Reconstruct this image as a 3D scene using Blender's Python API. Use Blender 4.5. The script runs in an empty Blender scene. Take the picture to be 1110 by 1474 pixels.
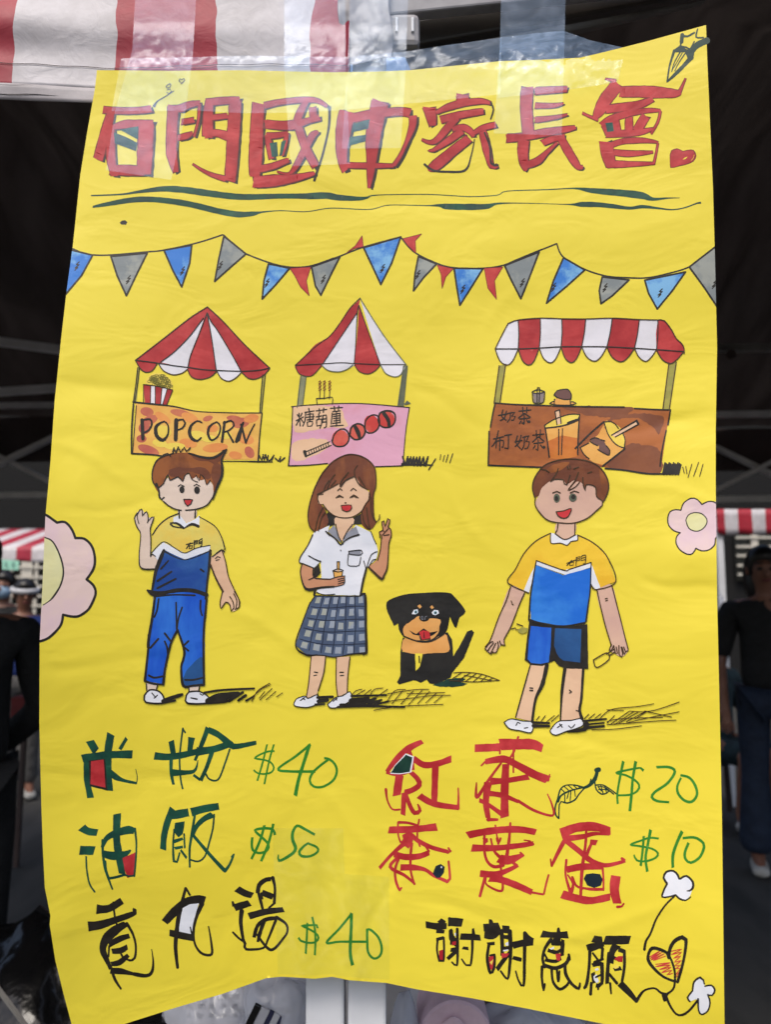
import bpy, bmesh, math, random
from mathutils import Vector, Matrix, noise as mnoise
from mathutils.geometry import delaunay_2d_cdt

random.seed(7)
scene = bpy.context.scene
R = math.radians

# ------------------------------------------------------------------ camera, light, exposure
CAM_Z, PITCH, FPX, PW, PH = 1.45, R(6.5), 1109.0, 1110.0, 1474.0
cam_data = bpy.data.cameras.new('camera')
cam = bpy.data.objects.new('camera', cam_data)
scene.collection.objects.link(cam)
cam.location = (0, 0, CAM_Z)
cam.rotation_euler = (R(90) + PITCH, 0, 0)
cam_data.sensor_fit = 'VERTICAL'
cam_data.sensor_height = 24.0
cam_data.lens = 24.0 * FPX / PH
cam_data.clip_start, cam_data.clip_end = 0.02, 500
cam_data.dof.use_dof = True
cam_data.dof.focus_distance = 0.93
cam_data.dof.aperture_fstop = 3.2
scene.camera = cam

world = bpy.data.worlds.new('World'); scene.world = world
world.use_nodes = True
wn = world.node_tree
sky = wn.nodes.new('ShaderNodeTexSky'); sky.sky_type = 'NISHITA'; sky.sun_disc = False
SUN_EL, SUN_AZ = R(57), R(200)          # azimuth clockwise from +Y: behind the camera
sky.sun_elevation, sky.sun_rotation = SUN_EL, SUN_AZ
sky.air_density, sky.dust_density, sky.ozone_density = 1.0, 4.0, 1.0
bg = wn.nodes['Background']; bg.inputs['Strength'].default_value = 0.13
wn.links.new(sky.outputs['Color'], bg.inputs['Color'])

sun_data = bpy.data.lights.new('sun', 'SUN'); sun_data.energy = 1.3; sun_data.angle = R(25)
sun_data.color = (1.0, 0.95, 0.87)
sun = bpy.data.objects.new('sun', sun_data); scene.collection.objects.link(sun)
sd = Vector((math.sin(SUN_AZ) * math.cos(SUN_EL), math.cos(SUN_AZ) * math.cos(SUN_EL), math.sin(SUN_EL)))
sun.rotation_euler = sd.to_track_quat('Z', 'Y').to_euler()

scene.view_settings.view_transform = 'Standard'
scene.view_settings.look = 'None'
scene.view_settings.exposure = 0.34
scene.view_settings.gamma = 1.0
scene.cycles.use_denoising = True
scene.cycles.max_bounces = 10
scene.cycles.transparent_max_bounces = 24

# ------------------------------------------------------------------ helpers
col = scene.collection
def lin(c):
    return tuple(((v / 255) / 12.92 if v / 255 <= 0.04045 else ((v / 255 + 0.055) / 1.055) ** 2.4) for v in c[:3]) + (1.0,)

def ray(px, py):
    u, v = (px - PW / 2) / FPX, (PH / 2 - py) / FPX
    return Vector((u, math.cos(PITCH) - v * math.sin(PITCH), math.sin(PITCH) + v * math.cos(PITCH)))

def at(px, py, Y):
    d = ray(px, py)
    return Vector((0, 0, CAM_Z)) + d * (Y / d.y)

def tag(o, label=None, cat=None, group=None, kind=None):
    if label: o['label'] = label
    if cat: o['category'] = cat
    if group: o['group'] = group
    if kind: o['kind'] = kind
    return o

def empty(name, loc=(0, 0, 0), rz=0.0):
    o = bpy.data.objects.new(name, None); col.objects.link(o)
    o.location = loc; o.rotation_euler = (0, 0, rz); o.empty_display_size = 0.1
    return o

def link(name, me, mats, parent=None, local=True):
    for m in (mats if isinstance(mats, (list, tuple)) else [mats]): me.materials.append(m)
    o = bpy.data.objects.new(name, me); col.objects.link(o)
    if parent is not None:
        o.parent = parent
        if not local:                       # mesh given in world coordinates
            o.matrix_parent_inverse = world_mat(parent).inverted()
    return o

def world_mat(o):
    m = Matrix.LocRotScale(o.location, o.rotation_euler, o.scale)
    return (world_mat(o.parent) @ o.matrix_parent_inverse @ m) if o.parent else m

# ---- materials
MATS = {}
def nodes_of(name):
    m = bpy.data.materials.new(name); m.use_nodes = True
    nt = m.node_tree; b = nt.nodes['Principled BSDF']
    return m, nt, b

def crumple(nt, b, strength=0.2):
    """fine paper relief shared by the sheet and the paint that lies on it"""
    tc = nt.nodes.new('ShaderNodeTexCoord')
    mp = nt.nodes.new('ShaderNodeMapping'); mp.inputs['Scale'].default_value = (1.0, 1.0, 1.9)
    n1 = nt.nodes.new('ShaderNodeTexNoise'); n1.inputs['Scale'].default_value = 9; n1.inputs['Detail'].default_value = 3
    n1.inputs['Distortion'].default_value = 0.6
    n2 = nt.nodes.new('ShaderNodeTexNoise'); n2.inputs['Scale'].default_value = 900; n2.inputs['Detail'].default_value = 2
    nt.links.new(tc.outputs['Object'], mp.inputs['Vector'])
    nt.links.new(mp.outputs['Vector'], n1.inputs['Vector'])
    nt.links.new(tc.outputs['Object'], n2.inputs['Vector'])
    b1 = nt.nodes.new('ShaderNodeBump'); b1.inputs['Strength'].default_value = strength; b1.inputs['Distance'].default_value = 0.012
    b2 = nt.nodes.new('ShaderNodeBump'); b2.inputs['Strength'].default_value = 0.06; b2.inputs['Distance'].default_value = 0.0004
    nt.links.new(n1.outputs['Fac'], b1.inputs['Height'])
    nt.links.new(n2.outputs['Fac'], b2.inputs['Height'])
    n3 = nt.nodes.new('ShaderNodeTexNoise'); n3.noise_type = 'RIDGED_MULTIFRACTAL'; n3.inputs['Scale'].default_value = 3.4; n3.inputs['Detail'].default_value = 1.2
    n3.inputs['Distortion'].default_value = 0.8
    mp3 = nt.nodes.new('ShaderNodeMapping'); mp3.inputs['Scale'].default_value = (0.9, 0.9, 1.5); mp3.inputs['Rotation'].default_value = (0, 0.25, 0)
    nt.links.new(tc.outputs['Object'], mp3.inputs['Vector']); nt.links.new(mp3.outputs['Vector'], n3.inputs['Vector'])
    b3 = nt.nodes.new('ShaderNodeBump'); b3.inputs['Strength'].default_value = 0.075; b3.inputs['Distance'].default_value = 0.0035
    nt.links.new(n3.outputs['Fac'], b3.inputs['Height']); nt.links.new(b1.outputs['Normal'], b3.inputs['Normal'])
    nt.links.new(b3.outputs['Normal'], b2.inputs['Normal'])
    nt.links.new(b2.outputs['Normal'], b.inputs['Normal'])
    return tc

def paint(name, c, c2=None, scale=45, rough=0.5, lo=0.42, hi=0.62, stretch=(1, 1, 1), spec=0.35):
    """hand laid pigment: two close tones broken up by noise"""
    m, nt, b = nodes_of(name)
    tc = crumple(nt, b)
    if c2 is None: c2 = tuple(min(255, v * 0.9 + 4) for v in c)
    mp = nt.nodes.new('ShaderNodeMapping'); mp.inputs['Scale'].default_value = stretch
    n = nt.nodes.new('ShaderNodeTexNoise'); n.inputs['Scale'].default_value = scale; n.inputs['Detail'].default_value = 5
    n.inputs['Roughness'].default_value = 0.6
    r = nt.nodes.new('ShaderNodeValToRGB')
    r.color_ramp.elements[0].position, r.color_ramp.elements[1].position = lo, hi
    r.color_ramp.elements[0].color, r.color_ramp.elements[1].color = lin(c), lin(c2)
    nt.links.new(tc.outputs['Object'], mp.inputs['Vector'])
    nt.links.new(mp.outputs['Vector'], n.inputs['Vector'])
    nt.links.new(n.outputs['Fac'], r.inputs['Fac'])
    nt.links.new(r.outputs['Color'], b.inputs['Base Color'])
    b.inputs['Roughness'].default_value = rough
    b.inputs['Specular IOR Level'].default_value = spec
    MATS[name] = m
    return m

def surf(name, c, c2=None, scale=12, rough=0.6, bump=0.0, bscale=60, metal=0.0, spec=0.5, lo=0.35, hi=0.65, stretch=(1, 1, 1), bdist=0.01):
    """general procedural surface"""
    m, nt, b = nodes_of(name)
    tc = nt.nodes.new('ShaderNodeTexCoord')
    mp = nt.nodes.new('ShaderNodeMapping'); mp.inputs['Scale'].default_value = stretch
    nt.links.new(tc.outputs['Object'], mp.inputs['Vector'])
    if c2 is None: c2 = tuple(v * 0.85 for v in c)
    n = nt.nodes.new('ShaderNodeTexNoise'); n.inputs['Scale'].default_value = scale; n.inputs['Detail'].default_value = 6
    r = nt.nodes.new('ShaderNodeValToRGB')
    r.color_ramp.elements[0].position, r.color_ramp.elements[1].position = lo, hi
    r.color_ramp.elements[0].color, r.color_ramp.elements[1].color = lin(c), lin(c2)
    nt.links.new(mp.outputs['Vector'], n.inputs['Vector'])
    nt.links.new(n.outputs['Fac'], r.inputs['Fac']); nt.links.new(r.outputs['Color'], b.inputs['Base Color'])
    b.inputs['Roughness'].default_value = rough; b.inputs['Metallic'].default_value = metal
    b.inputs['Specular IOR Level'].default_value = spec
    if bump:
        n2 = nt.nodes.new('ShaderNodeTexNoise'); n2.inputs['Scale'].default_value = bscale; n2.inputs['Detail'].default_value = 4
        nt.links.new(mp.outputs['Vector'], n2.inputs['Vector'])
        bp = nt.nodes.new('ShaderNodeBump'); bp.inputs['Strength'].default_value = bump; bp.inputs['Distance'].default_value = bdist
        nt.links.new(n2.outputs['Fac'], bp.inputs['Height']); nt.links.new(bp.outputs['Normal'], b.inputs['Normal'])
    MATS[name] = m
    return m

# ---- mesh collection for plain solids
class MB:
    def __init__(s): s.bm = bmesh.new()
    def box(s, c, size, rot=None):
        mt = Matrix.Translation(Vector(c)) @ (rot.to_matrix().to_4x4() if rot else Matrix.Identity(4)) @ Matrix.Diagonal((*size, 1))
        bmesh.ops.create_cube(s.bm, size=1.0, matrix=mt); return s
    def bar(s, a, b, w, h=None, up=(0, 0, 1)):
        a, b = Vector(a), Vector(b); d = b - a
        z = d.normalized(); x = z.cross(Vector(up))
        if x.length < 1e-4: x = Vector((1, 0, 0))
        x.normalize(); y = z.cross(x)
        rm = Matrix((x, y, z)).transposed().to_4x4()
        mt = Matrix.Translation((a + b) / 2) @ rm @ Matrix.Diagonal((w, h or w, d.length, 1))
        bmesh.ops.create_cube(s.bm, size=1.0, matrix=mt); return s
    def tube(s, pts, rad, n=10, closed_ends=True):
        pts = [Vector(p) for p in pts]; rings = []
        rads = rad if isinstance(rad, (list, tuple)) else [rad] * len(pts)
        prev = None
        for i, p in enumerate(pts):
            t = (pts[min(i + 1, len(pts) - 1)] - pts[max(i - 1, 0)]).normalized()
            ref = prev if prev else (Vector((0, 0, 1)) if abs(t.z) < 0.9 else Vector((1, 0, 0)))
            x = (ref - t * ref.dot(t)).normalized(); y = t.cross(x); prev = x
            rings.append([s.bm.verts.new(p + (x * math.cos(2 * math.pi * k / n) + y * math.sin(2 * math.pi * k / n)) * rads[i]) for k in range(n)])
        for a, b in zip(rings, rings[1:]):
            for k in range(n): s.bm.faces.new((a[k], a[(k + 1) % n], b[(k + 1) % n], b[k]))
        if closed_ends:
            s.bm.faces.new(rings[0][::-1]); s.bm.faces.new(rings[-1])
        return s
    def ball(s, c, r, seg=16, scale=(1, 1, 1), rot=None):
        mt = Matrix.Translation(Vector(c)) @ (rot.to_matrix().to_4x4() if rot else Matrix.Identity(4)) @ Matrix.Diagonal((r * scale[0], r * scale[1], r * scale[2], 1))
        bmesh.ops.create_uvsphere(s.bm, u_segments=seg, v_segments=max(6, seg // 2), radius=1.0, matrix=mt); return s
    def grid(s, f, nu, nv, flip=False):
        vs = [[s.bm.verts.new(f(i / nu, j / nv)) for i in range(nu + 1)] for j in range(nv + 1)]
        for j in range(nv):
            for i in range(nu):
                q = (vs[j][i], vs[j][i + 1], vs[j + 1][i + 1], vs[j + 1][i])
                s.bm.faces.new(q[::-1] if flip else q)
        return s
    def build(s, name, mat, parent=None, smooth=False, bevel=0.0, local=False, solid=0.0):
        me = bpy.data.meshes.new(name)
        if bevel:
            bmesh.ops.bevel(s.bm, geom=list(s.bm.edges), offset=bevel, segments=2, affect='EDGES', profile=0.5)
        if solid:
            bmesh.ops.recalc_face_normals(s.bm, faces=list(s.bm.faces))
            bmesh.ops.solidify(s.bm, geom=list(s.bm.faces), thickness=solid)
        s.bm.to_mesh(me); s.bm.free()
        if smooth: me.polygons.foreach_set('use_smooth', [True] * len(me.polygons))
        return link(name, me, mat, parent, local)
# ------------------------------------------------------------------ the poster: a big sheet of yellow paper, curled and creased
def sstep(x): x = max(0.0, min(1.0, x)); return x * x * (3 - 2 * x)

CREASES = [(95, 545, 260, 575, 8, .0007), (85, 640, 190, 690, 8, -.0007), (100, 735, 230, 722, 7, .0006), (320, 600, 420, 650, 9, .0006), (600, 560, 690, 610, 9, .0006), (640, 690, 690, 780, 8, -.0006),
           (880, 620, 1020, 600, 8, .0008), (900, 690, 1015, 720, 8, -.0006), (930, 835, 1030, 850, 7, .0009), (70, 960, 240, 950, 8, .0006), (330, 880, 440, 930, 9, -.0006), (70, 1110, 300, 1130, 9, .0006),
           (560, 930, 700, 900, 9, .0006), (700, 1040, 900, 1075, 8, .0006), (470, 1150, 560, 1240, 9, -.0006), (500, 1390, 440, 1230, 7, .0008), (505, 1390, 600, 1210, 7, .0008), (515, 1395, 520, 1250, 7, -.0008),
           (620, 1300, 760, 1330, 9, .0007), (760, 1360, 960, 1310, 9, -.0006), (420, 270, 640, 300, 10, .0005), (700, 470, 760, 400, 9, -.0005)]
def sheet_y(px, py):
    """distance of the sheet from the camera plane; it is held to the tent legs in the middle and its sides curl forward"""
    s = (px - 505) / 480.0; t = (py - 100) / 1370.0
    k = 0.02 + 0.085 * sstep(t / 0.62) if s < 0 else 0.025 + 0.05 * sstep(t / 0.6) + 0.05 * sstep(1 - t / 0.45) + 0.02 * sstep((t - 0.6) / 0.4)
    y = 0.968 - k * s * s
    p = at(px, py, y)
    # soft buckling of the hung sheet, stronger at the left and right sides
    side = 0.45 + 0.55 * min(1.0, abs(s))
    y += side * 0.0052 * mnoise.noise((p.x * 4.0, 3.1, p.z * 6.5))
    y += side * 0.0008 * mnoise.noise((p.x * 8.0 + 4, 7.7, p.z * 14.0))
    # pinched round the tent legs near the foot of the sheet
    d = math.exp(-((px - 500) / 75.0) ** 2) * sstep((py - 1180) / 150.0)
    y += d * 0.0022 * math.sin(px * 0.085 + 0.3 * math.sin(py * 0.03))
    # shallow dents and one long crease across each upper and lower third
    for cx, cy, a, b, h in ((1010, 862, 50, 20, .0016), (1000, 800, 44, 22, -.0012), (92, 1335, 26, 34, -.0013), (985, 610, 55, 20, .0014),
                            (90, 655, 32, 36, .0018), (600, 640, 70, 26, .001), (120, 560, 60, 24, .0014)):
        y += h * math.exp(-((px - cx) / a) ** 2 - ((py - cy) / b) ** 2)
    # creases pressed into the card: short soft ridges
    for x0, y0, x1, y1, w, h in CREASES:
        dx, dy = x1 - x0, y1 - y0; L = math.hypot(dx, dy)
        u = ((px - x0) * dx + (py - y0) * dy) / (L * L)
        if -.25 < u < 1.25:
            v = ((px - x0) * dy - (py - y0) * dx) / L + 5 * math.sin(u * 5 + x0)
            if abs(v) < 3 * w: y += h * math.exp(-(v / w) ** 2) * sstep((u + .25) / .4) * sstep((1.25 - u) / .4)
    return y

def on_sheet(px, py, off=0.0):
    p = at(px, py, sheet_y(px, py))
    return Vector((p.x, p.y - off, p.z))

def cr(pts, step, closed=False):
    """Catmull-Rom through points of any dimension, resampled about every `step`"""
    n = len(pts)
    if n < 3 and not closed:
        a, b = pts[0], pts[-1]
        L = math.hypot(b[0] - a[0], b[1] - a[1]); k = max(1, int(L / step))
        return [tuple(a[d] + (b[d] - a[d]) * i / k for d in range(len(a))) for i in range(k + 1)]
    out = []
    for i in range(n if closed else n - 1):
        p0, p1, p2, p3 = (pts[(i + k) % n] if closed else pts[min(max(i + k, 0), n - 1)] for k in (-1, 0, 1, 2))
        L = math.hypot(p2[0] - p1[0], p2[1] - p1[1]); m = max(1, int(L / step))
        for j in range(m):
            t = j / m
            out.append(tuple(0.5 * (2 * p1[d] + (p2[d] - p0[d]) * t + (2 * p0[d] - 5 * p1[d] + 4 * p2[d] - p3[d]) * t * t
                                    + (3 * p1[d] - p0[d] - 3 * p2[d] + p3[d]) * t ** 3) for d in range(len(p1))))
    if not closed: out.append(tuple(pts[-1]))
    return out

def dens(pts, step):
    out = []
    for a, b in zip(pts, pts[1:] + pts[:1]):
        k = max(1, int(math.hypot(b[0] - a[0], b[1] - a[1]) / step))
        out += [(a[0] + (b[0] - a[0]) * i / k, a[1] + (b[1] - a[1]) * i / k) for i in range(k)]
    return out

def area2(p): return sum(a[0] * b[1] - b[0] * a[1] for a, b in zip(p, p[1:] + p[:1]))

OUTLINE = [(139, 101), (240, 102), (350, 101), (430, 103), (480, 104), (540, 103), (590, 101), (620, 98), (660, 94), (720, 88), (780, 86), (836, 83), (870, 75),
           (930, 60), (1017, 36), (1019, 90), (1023, 180), (1027, 270), (1029, 340), (1031, 420), (1033, 500), (1031, 620), (1031, 700), (1032, 780), (1033, 860),
           (1035, 950), (1038, 1080), (1040, 1180), (1041, 1260), (1042, 1340), (1043, 1420), (1044, 1500), (960, 1490), (860, 1472), (760, 1452), (680, 1437),
           (600, 1424), (557, 1415), (503, 1411), (478, 1406), (453, 1409), (425, 1407), (405, 1406), (383, 1408), (319, 1431), (251, 1451), (179, 1474), (103, 1490),
           (102, 1472), (90, 1427), (79, 1382), (71, 1331), (72, 1318), (64, 1278), (61, 1220), (59, 1163), (56, 1039), (56.5, 924), (60, 855), (65, 741), (72, 665), (78, 578),
           (87, 491), (95, 422), (104, 356), (115, 252), (125, 190), (131, 156), (136, 128)]
OUTLINE_D = dens(OUTLINE, 7)

GS = 4.6
def inside(x, y, f):
    c = False; x0, y0 = f[-1][0], f[-1][1]
    for q in f:
        x1, y1 = q[0], q[1]
        if (y1 > y) != (y0 > y) and x < (x0 - x1) * (y - y1) / (y0 - y1) + x1: c = not c
        x0, y0 = x1, y1
    return c
def cdt_mesh(name, faces2d, off, clip=False, gridstep=GS, split=False):
    """triangulate the union of the given outlines (photo pixels) and lay it on the sheet"""
    for _pass in (0,):
        vs, fs, polys, total = [], [], [], 0.0
        for f in faces2d:
            a = area2(f)
            if abs(a) < 0.02: continue
            total += abs(a)
            polys.append(f if a > 0 else f[::-1])
        if not polys: return None
        if clip:
            o = OUTLINE_D if area2(OUTLINE_D) > 0 else OUTLINE_D[::-1]
            polys = [o] + polys
        for f in polys:
            fs.append(list(range(len(vs), len(vs) + len(f)))); vs += [Vector(p[:2]) for p in f]
        xs = [v.x for v in vs[len(polys[0]) if clip else 0:]]; ys = [v.y for v in vs[len(polys[0]) if clip else 0:]]
        j = int(min(ys) / gridstep)
        while j * gridstep <= max(ys):
            i = int(min(xs) / gridstep)
            while i * gridstep <= max(xs):
                vs.append(Vector((i * gridstep + (gridstep / 2 if j % 2 else 0) + 0.113, j * gridstep + 0.071))); i += 1
            j += 1
        co, _, tri, _, _, of = delaunay_2d_cdt(vs, [], fs, 0, 1e-4)
        # a triangle belongs to the drawing when its middle lies inside one of the outlines
        cells = {}
        for k, f in enumerate(polys):
            if clip and k == 0: continue
            fx, fy = [q[0] for q in f], [q[1] for q in f]
            for ci in range(int(min(fx) // 12), int(max(fx) // 12) + 1):
                for cj in range(int(min(fy) // 12), int(max(fy) // 12) + 1): cells.setdefault((ci, cj), []).append(f)
        keep = []
        for t in tri:
            mx_, my_ = sum(co[v].x for v in t) / 3, sum(co[v].y for v in t) / 3
            if any(inside(mx_, my_, f) for f in cells.get((int(mx_ // 12), int(my_ // 12)), ())) and (not clip or inside(mx_, my_, polys[0])): keep.append(t)
        break
    used = sorted({v for t in keep for v in t}); idx = {v: i for i, v in enumerate(used)}
    verts = [on_sheet(co[v].x, co[v].y, off) for v in used]
    out = []
    for t in keep:
        a, b, c = (idx[v] for v in t)
        out.append((a, b, c) if (verts[b] - verts[a]).cross(verts[c] - verts[a]).y < 0 else (a, c, b))
    def mk(vv, ff):
        me = bpy.data.meshes.new(name); me.from_pydata(vv, [], ff); me.update()
        me.polygons.foreach_set('use_smooth', [True] * len(me.polygons))
        return me
    if not split: return mk(verts, out)
    par = list(range(len(verts)))
    def find(i):
        while par[i] != i: par[i] = par[par[i]]; i = par[i]
        return i
    for a, b, c in out: par[find(a)] = find(b); par[find(b)] = find(c)
    isl = {}
    for f in out: isl.setdefault(find(f[0]), []).append(f)
    res = []
    if len(isl) > split: return [mk(verts, out)]
    for fl in sorted(isl.values(), key=len, reverse=True):
        u = sorted({v for f in fl for v in f}); ix = {v: i for i, v in enumerate(u)}
        res.append(mk([verts[v] for v in u], [tuple(ix[v] for v in f) for f in fl]))
    return res

def inkw(q, mat):
    return max(1.25, q * 1.22) if mat in ('black_ink', 'brown_ink', 'dark_green') and q < 5 else q

class Draw:
    """one drawing on the sheet: pen lines are the part, coloured fills its sub-parts"""
    order = 0
    def __init__(s, name, label=None, z0=0):
        s.name, s.label, s.g, s.z0, s.filled = name, label, [], z0, set()
        s.fr(0, 0, 1.0)
    def fr(s, x0, y0, k=4.625): s.x0, s.y0, s.k = x0, y0, k; return s
    def pts(s, txt):
        out = []
        for w in txt.split():
            v = [float(q) for q in w.split(',')]
            out.append((s.x0 + v[0] / s.k, s.y0 + v[1] / s.k) + ((v[2] / s.k,) if len(v) > 2 else ()))
        return out
    def _grp(s, part, mat, clip):
        for g in s.g:
            if g[0] == part and g[1] == mat: return g
        g = [part, mat, [], clip]; s.g.append(g); return g
    def fill(s, part, mat, *txts, smooth=True, clip=False, wob=0.35):
        s.filled.add(part)
        g = s._grp(part, mat, clip)
        for t in txts:
            p = s.pts(t) if isinstance(t, str) else t
            p = cr(p, 4.0, True) if smooth else dens(p, 4.0)
            p = [(x + wob * mnoise.noise((x * .25, y * .25, 1.3)), y + wob * mnoise.noise((x * .25, y * .25, 8.3))) for x, y in p]
            g[2].append(p)
        return s
    def ell(s, part, mat, cx, cy, rx, ry=None, rot=0, n=18):
        s.filled.add(part); ry = ry or rx; c, q = math.cos(rot), math.sin(rot)
        p = [(s.x0 + (cx + rx * math.cos(a) * c - ry * math.sin(a) * q) / s.k, s.y0 + (cy + rx * math.cos(a) * q + ry * math.sin(a) * c) / s.k)
             for a in [2 * math.pi * i / n for i in range(n)]]
        s._grp(part, mat, False)[2].append(p); return s
    def line(s, part, mat, *txts, w=6.0, sm=True, rnd=True, dx=0, dy=0, grow=0.0, clip=False, closed=False):
        """pen or brush strokes; per-point third value is the width in the frame's own units"""
        g = s._grp(part, mat, clip)
        for t in txts:
            p = s.pts(t) if isinstance(t, str) else t
            p = [q if len(q) > 2 else (q[0], q[1], w / s.k) for q in p]
            if closed: p = p + p[:1]
            p = cr(p, 3.2) if sm else [q for a, b in zip(p, p[1:]) for q in cr([a, b], 4.0)]
            seed = random.random() * 50
            p = [(x + dx / s.k, y + dy / s.k, max(0.5, inkw(q, mat) * (1 + 0.10 * mnoise.noise((x * .12, y * .12, seed))) + grow / s.k)) for x, y, q in p]
            nn = len(p)
            if nn < 2: continue
            arc = [0.0]
            for a, b in zip(p, p[1:]): arc.append(arc[-1] + math.hypot(b[0] - a[0], b[1] - a[1]))
            tan = []
            for i in range(nn):
                a, b = p[max(0, i - 1)], p[min(nn - 1, i + 1)]
                L = math.hypot(b[0] - a[0], b[1] - a[1]) or 1.0
                tan.append(((b[0] - a[0]) / L, (b[1] - a[1]) / L))
            le, ri = [], []
            sk0, sk1 = (0, 0) if rnd else (random.uniform(-.2, .2), random.uniform(-.2, .2))
            for i, (x, y, q) in enumerate(p):
                tx, ty = tan[i]; h = q / 2
                k = sk0 if i == 0 else sk1 if i == nn - 1 else 0
                if i == 0 and nn > 2 or i == nn - 1 and nn > 2: k = max(-.9 * arc[1] / max(q, .1), min(.9 * arc[1] / max(q, .1), k)) if q > 6 else k
                le.append((x - ty * h + tx * k * q, y + tx * h + ty * k * q)); ri.append((x + ty * h - tx * k * q, y - tx * h - ty * k * q))
            for i in range(nn - 1):
                quad = [le[i], ri[i], ri[i + 1], le[i + 1]]
                g[2].append([quad[0], quad[1], quad[2]]); g[2].append([quad[0], quad[2], quad[3]])
            def disc(a, n):
                g[2].append([(a[0] + a[2] / 2 * math.cos(2 * math.pi * k / n + .2), a[1] + a[2] / 2 * math.sin(2 * math.pi * k / n + .2)) for k in range(n)])
            for i in range(1, nn - 1):
                a, b, c = p[i - 1], p[i], p[i + 1]
                u, v = (b[0] - a[0], b[1] - a[1]), (c[0] - b[0], c[1] - b[1])
                dot = (u[0] * v[0] + u[1] * v[1]) / ((math.hypot(*u) * math.hypot(*v)) or 1)
                if dot < .86 and b[2] > .9 and (rnd or min(arc[i], arc[-1] - arc[i]) > b[2] * .5): disc(b, 8 if b[2] < 3 else 12)
            if rnd:
                for q in (p[0], p[-1]):
                    if q[2] > .9: disc(q, 8 if q[2] < 3 else 12)
        return s
    def brush(s, part, fillm, edgem, inkm, *txts, sh=(8, 5), edge=12.0, w=40, rnd=False):
        """marker lettering: body colour with a darker rim and an inked drop edge"""
        if inkm: s.line(part + '_drop_edge', inkm, *txts, w=w, rnd=rnd, dx=sh[0], dy=sh[1])
        st = random.getstate()
        if edgem: s.line(part + '_rim', edgem, *txts, w=w, rnd=rnd, grow=edge)
        s.line(part, fillm, *txts, w=w, rnd=rnd)
        return s
    def build(s, parent, main=None):
        objs = []
        for i, (part, mat, faces, clip) in enumerate(s.g):
            for q in cdt_mesh(part, faces, 0.00013 + 0.00004 * (s.z0 + i), clip, split=99 if part in s.filled else 9) or []:
                objs.append((part, q, MATS[mat]))
        mi = next((i for i, o in enumerate(objs) if o[0] == main), len(objs) - 1)
        part, me, mt = objs[mi]
        me.name = s.name
        root = link(s.name, me, mt, parent, local=False)
        if s.label: root['label'] = s.label
        for i, (part, me, mt) in enumerate(objs):
            if i != mi: link(part, me, mt, root, local=False)
        return root

poster = empty('poster', on_sheet(505, 1408))
tag(poster, 'large hand-painted yellow food stall poster taped to the white tent legs', 'poster')

# the paper itself: front, back and a thin rim
m, nt, b = nodes_of('yellow_paper')
tc = crumple(nt, b)
n = nt.nodes.new('ShaderNodeTexNoise'); n.inputs['Scale'].default_value = 3.0; n.inputs['Detail'].default_value = 5
r = nt.nodes.new('ShaderNodeValToRGB')
r.color_ramp.elements[0].color, r.color_ramp.elements[1].color = lin((242, 223, 68)), lin((236, 216, 62))
r.color_ramp.elements[0].position, r.color_ramp.elements[1].position = 0.35, 0.65
nt.links.new(tc.outputs['Object'], n.inputs['Vector']); nt.links.new(n.outputs['Fac'], r.inputs['Fac']); nt.links.new(r.outputs['Color'], b.inputs['Base Color'])
b.inputs['Roughness'].default_value = 0.48; b.inputs['Specular IOR Level'].default_value = 0.35
MATS['yellow_paper'] = m

front = cdt_mesh('paper_sheet', [OUTLINE_D], 0.0)
fv = [v.co.copy() for v in front.vertices]; ff = [tuple(p.vertices) for p in front.polygons]
cnt = {}
for f in ff:
    for i in range(3):
        k = (f[i], f[(i + 1) % 3]); cnt[k] = 1
rim = [k for k in cnt if (k[1], k[0]) not in cnt]
nv = len(fv)
bv = [v + Vector((0, 0.00035, 0)) for v in fv]
bf = [(f[2] + nv, f[1] + nv, f[0] + nv) for f in ff]
ev = []
for a_, b_ in rim:                      # the cut edge has corners of its own, so it does not bend the sheet's shading
    k = 2 * nv + len(ev); ev += [fv[b_], fv[a_], bv[a_], bv[b_]]; bf.append((k, k + 1, k + 2, k + 3))
bpy.data.meshes.remove(front)
front = bpy.data.meshes.new('paper_sheet'); front.from_pydata(fv + bv + ev, [], ff + bf); front.update()
front.polygons.foreach_set('use_smooth', [True] * (len(ff) * 2) + [False] * len(rim))
link('paper_sheet', front, MATS['yellow_paper'], poster, local=False)

# ---- pigments
paint('red_marker', (172, 34, 42), (204, 62, 66), 34, lo=.4, hi=.66)
paint('red_rim', (120, 26, 28))
paint('black_ink', (34, 30, 26), (44, 40, 34), 80, rough=0.42)
paint('brown_ink', (58, 40, 22), (72, 52, 26), 80)
paint('teal_marker', (8, 64, 62), (30, 98, 84), 34)
paint('green_marker', (10, 60, 50), (26, 88, 64), 34, lo=.4, hi=.66)
paint('dark_green', (12, 50, 44), (22, 62, 50), 60)
paint('grass_green', (44, 128, 40), (58, 140, 44), 80)
paint('flag_blue', (56, 128, 214), (128, 186, 232), 22, lo=.46, hi=.56)
paint('flag_grey', (132, 140, 142), (158, 162, 156), 26, lo=.46, hi=.56)
paint('flag_red', (190, 50, 52), (206, 72, 66), 60)
paint('awning_red', (166, 34, 40), (198, 62, 62), 22, lo=.4, hi=.66)
paint('awning_white', (232, 230, 238), (222, 220, 226), 22)
paint('olive', (168, 160, 70), (150, 146, 74), 60)
paint('grey_olive', (150, 150, 112), (136, 140, 110), 60)
paint('dark_post', (86, 94, 78), (104, 108, 84), 60)
paint('orange_wash', (240, 190, 92), (236, 174, 84), 26)
paint('rust_blob', (206, 120, 84), (188, 92, 78), 22)
paint('amber_blob', (238, 160, 84), (228, 140, 76), 22)
paint('lemon', (244, 218, 92), (238, 208, 84), 30)
paint('pink_wash', (226, 168, 192), (222, 158, 178), 16, lo=.46, hi=.56)
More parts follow.
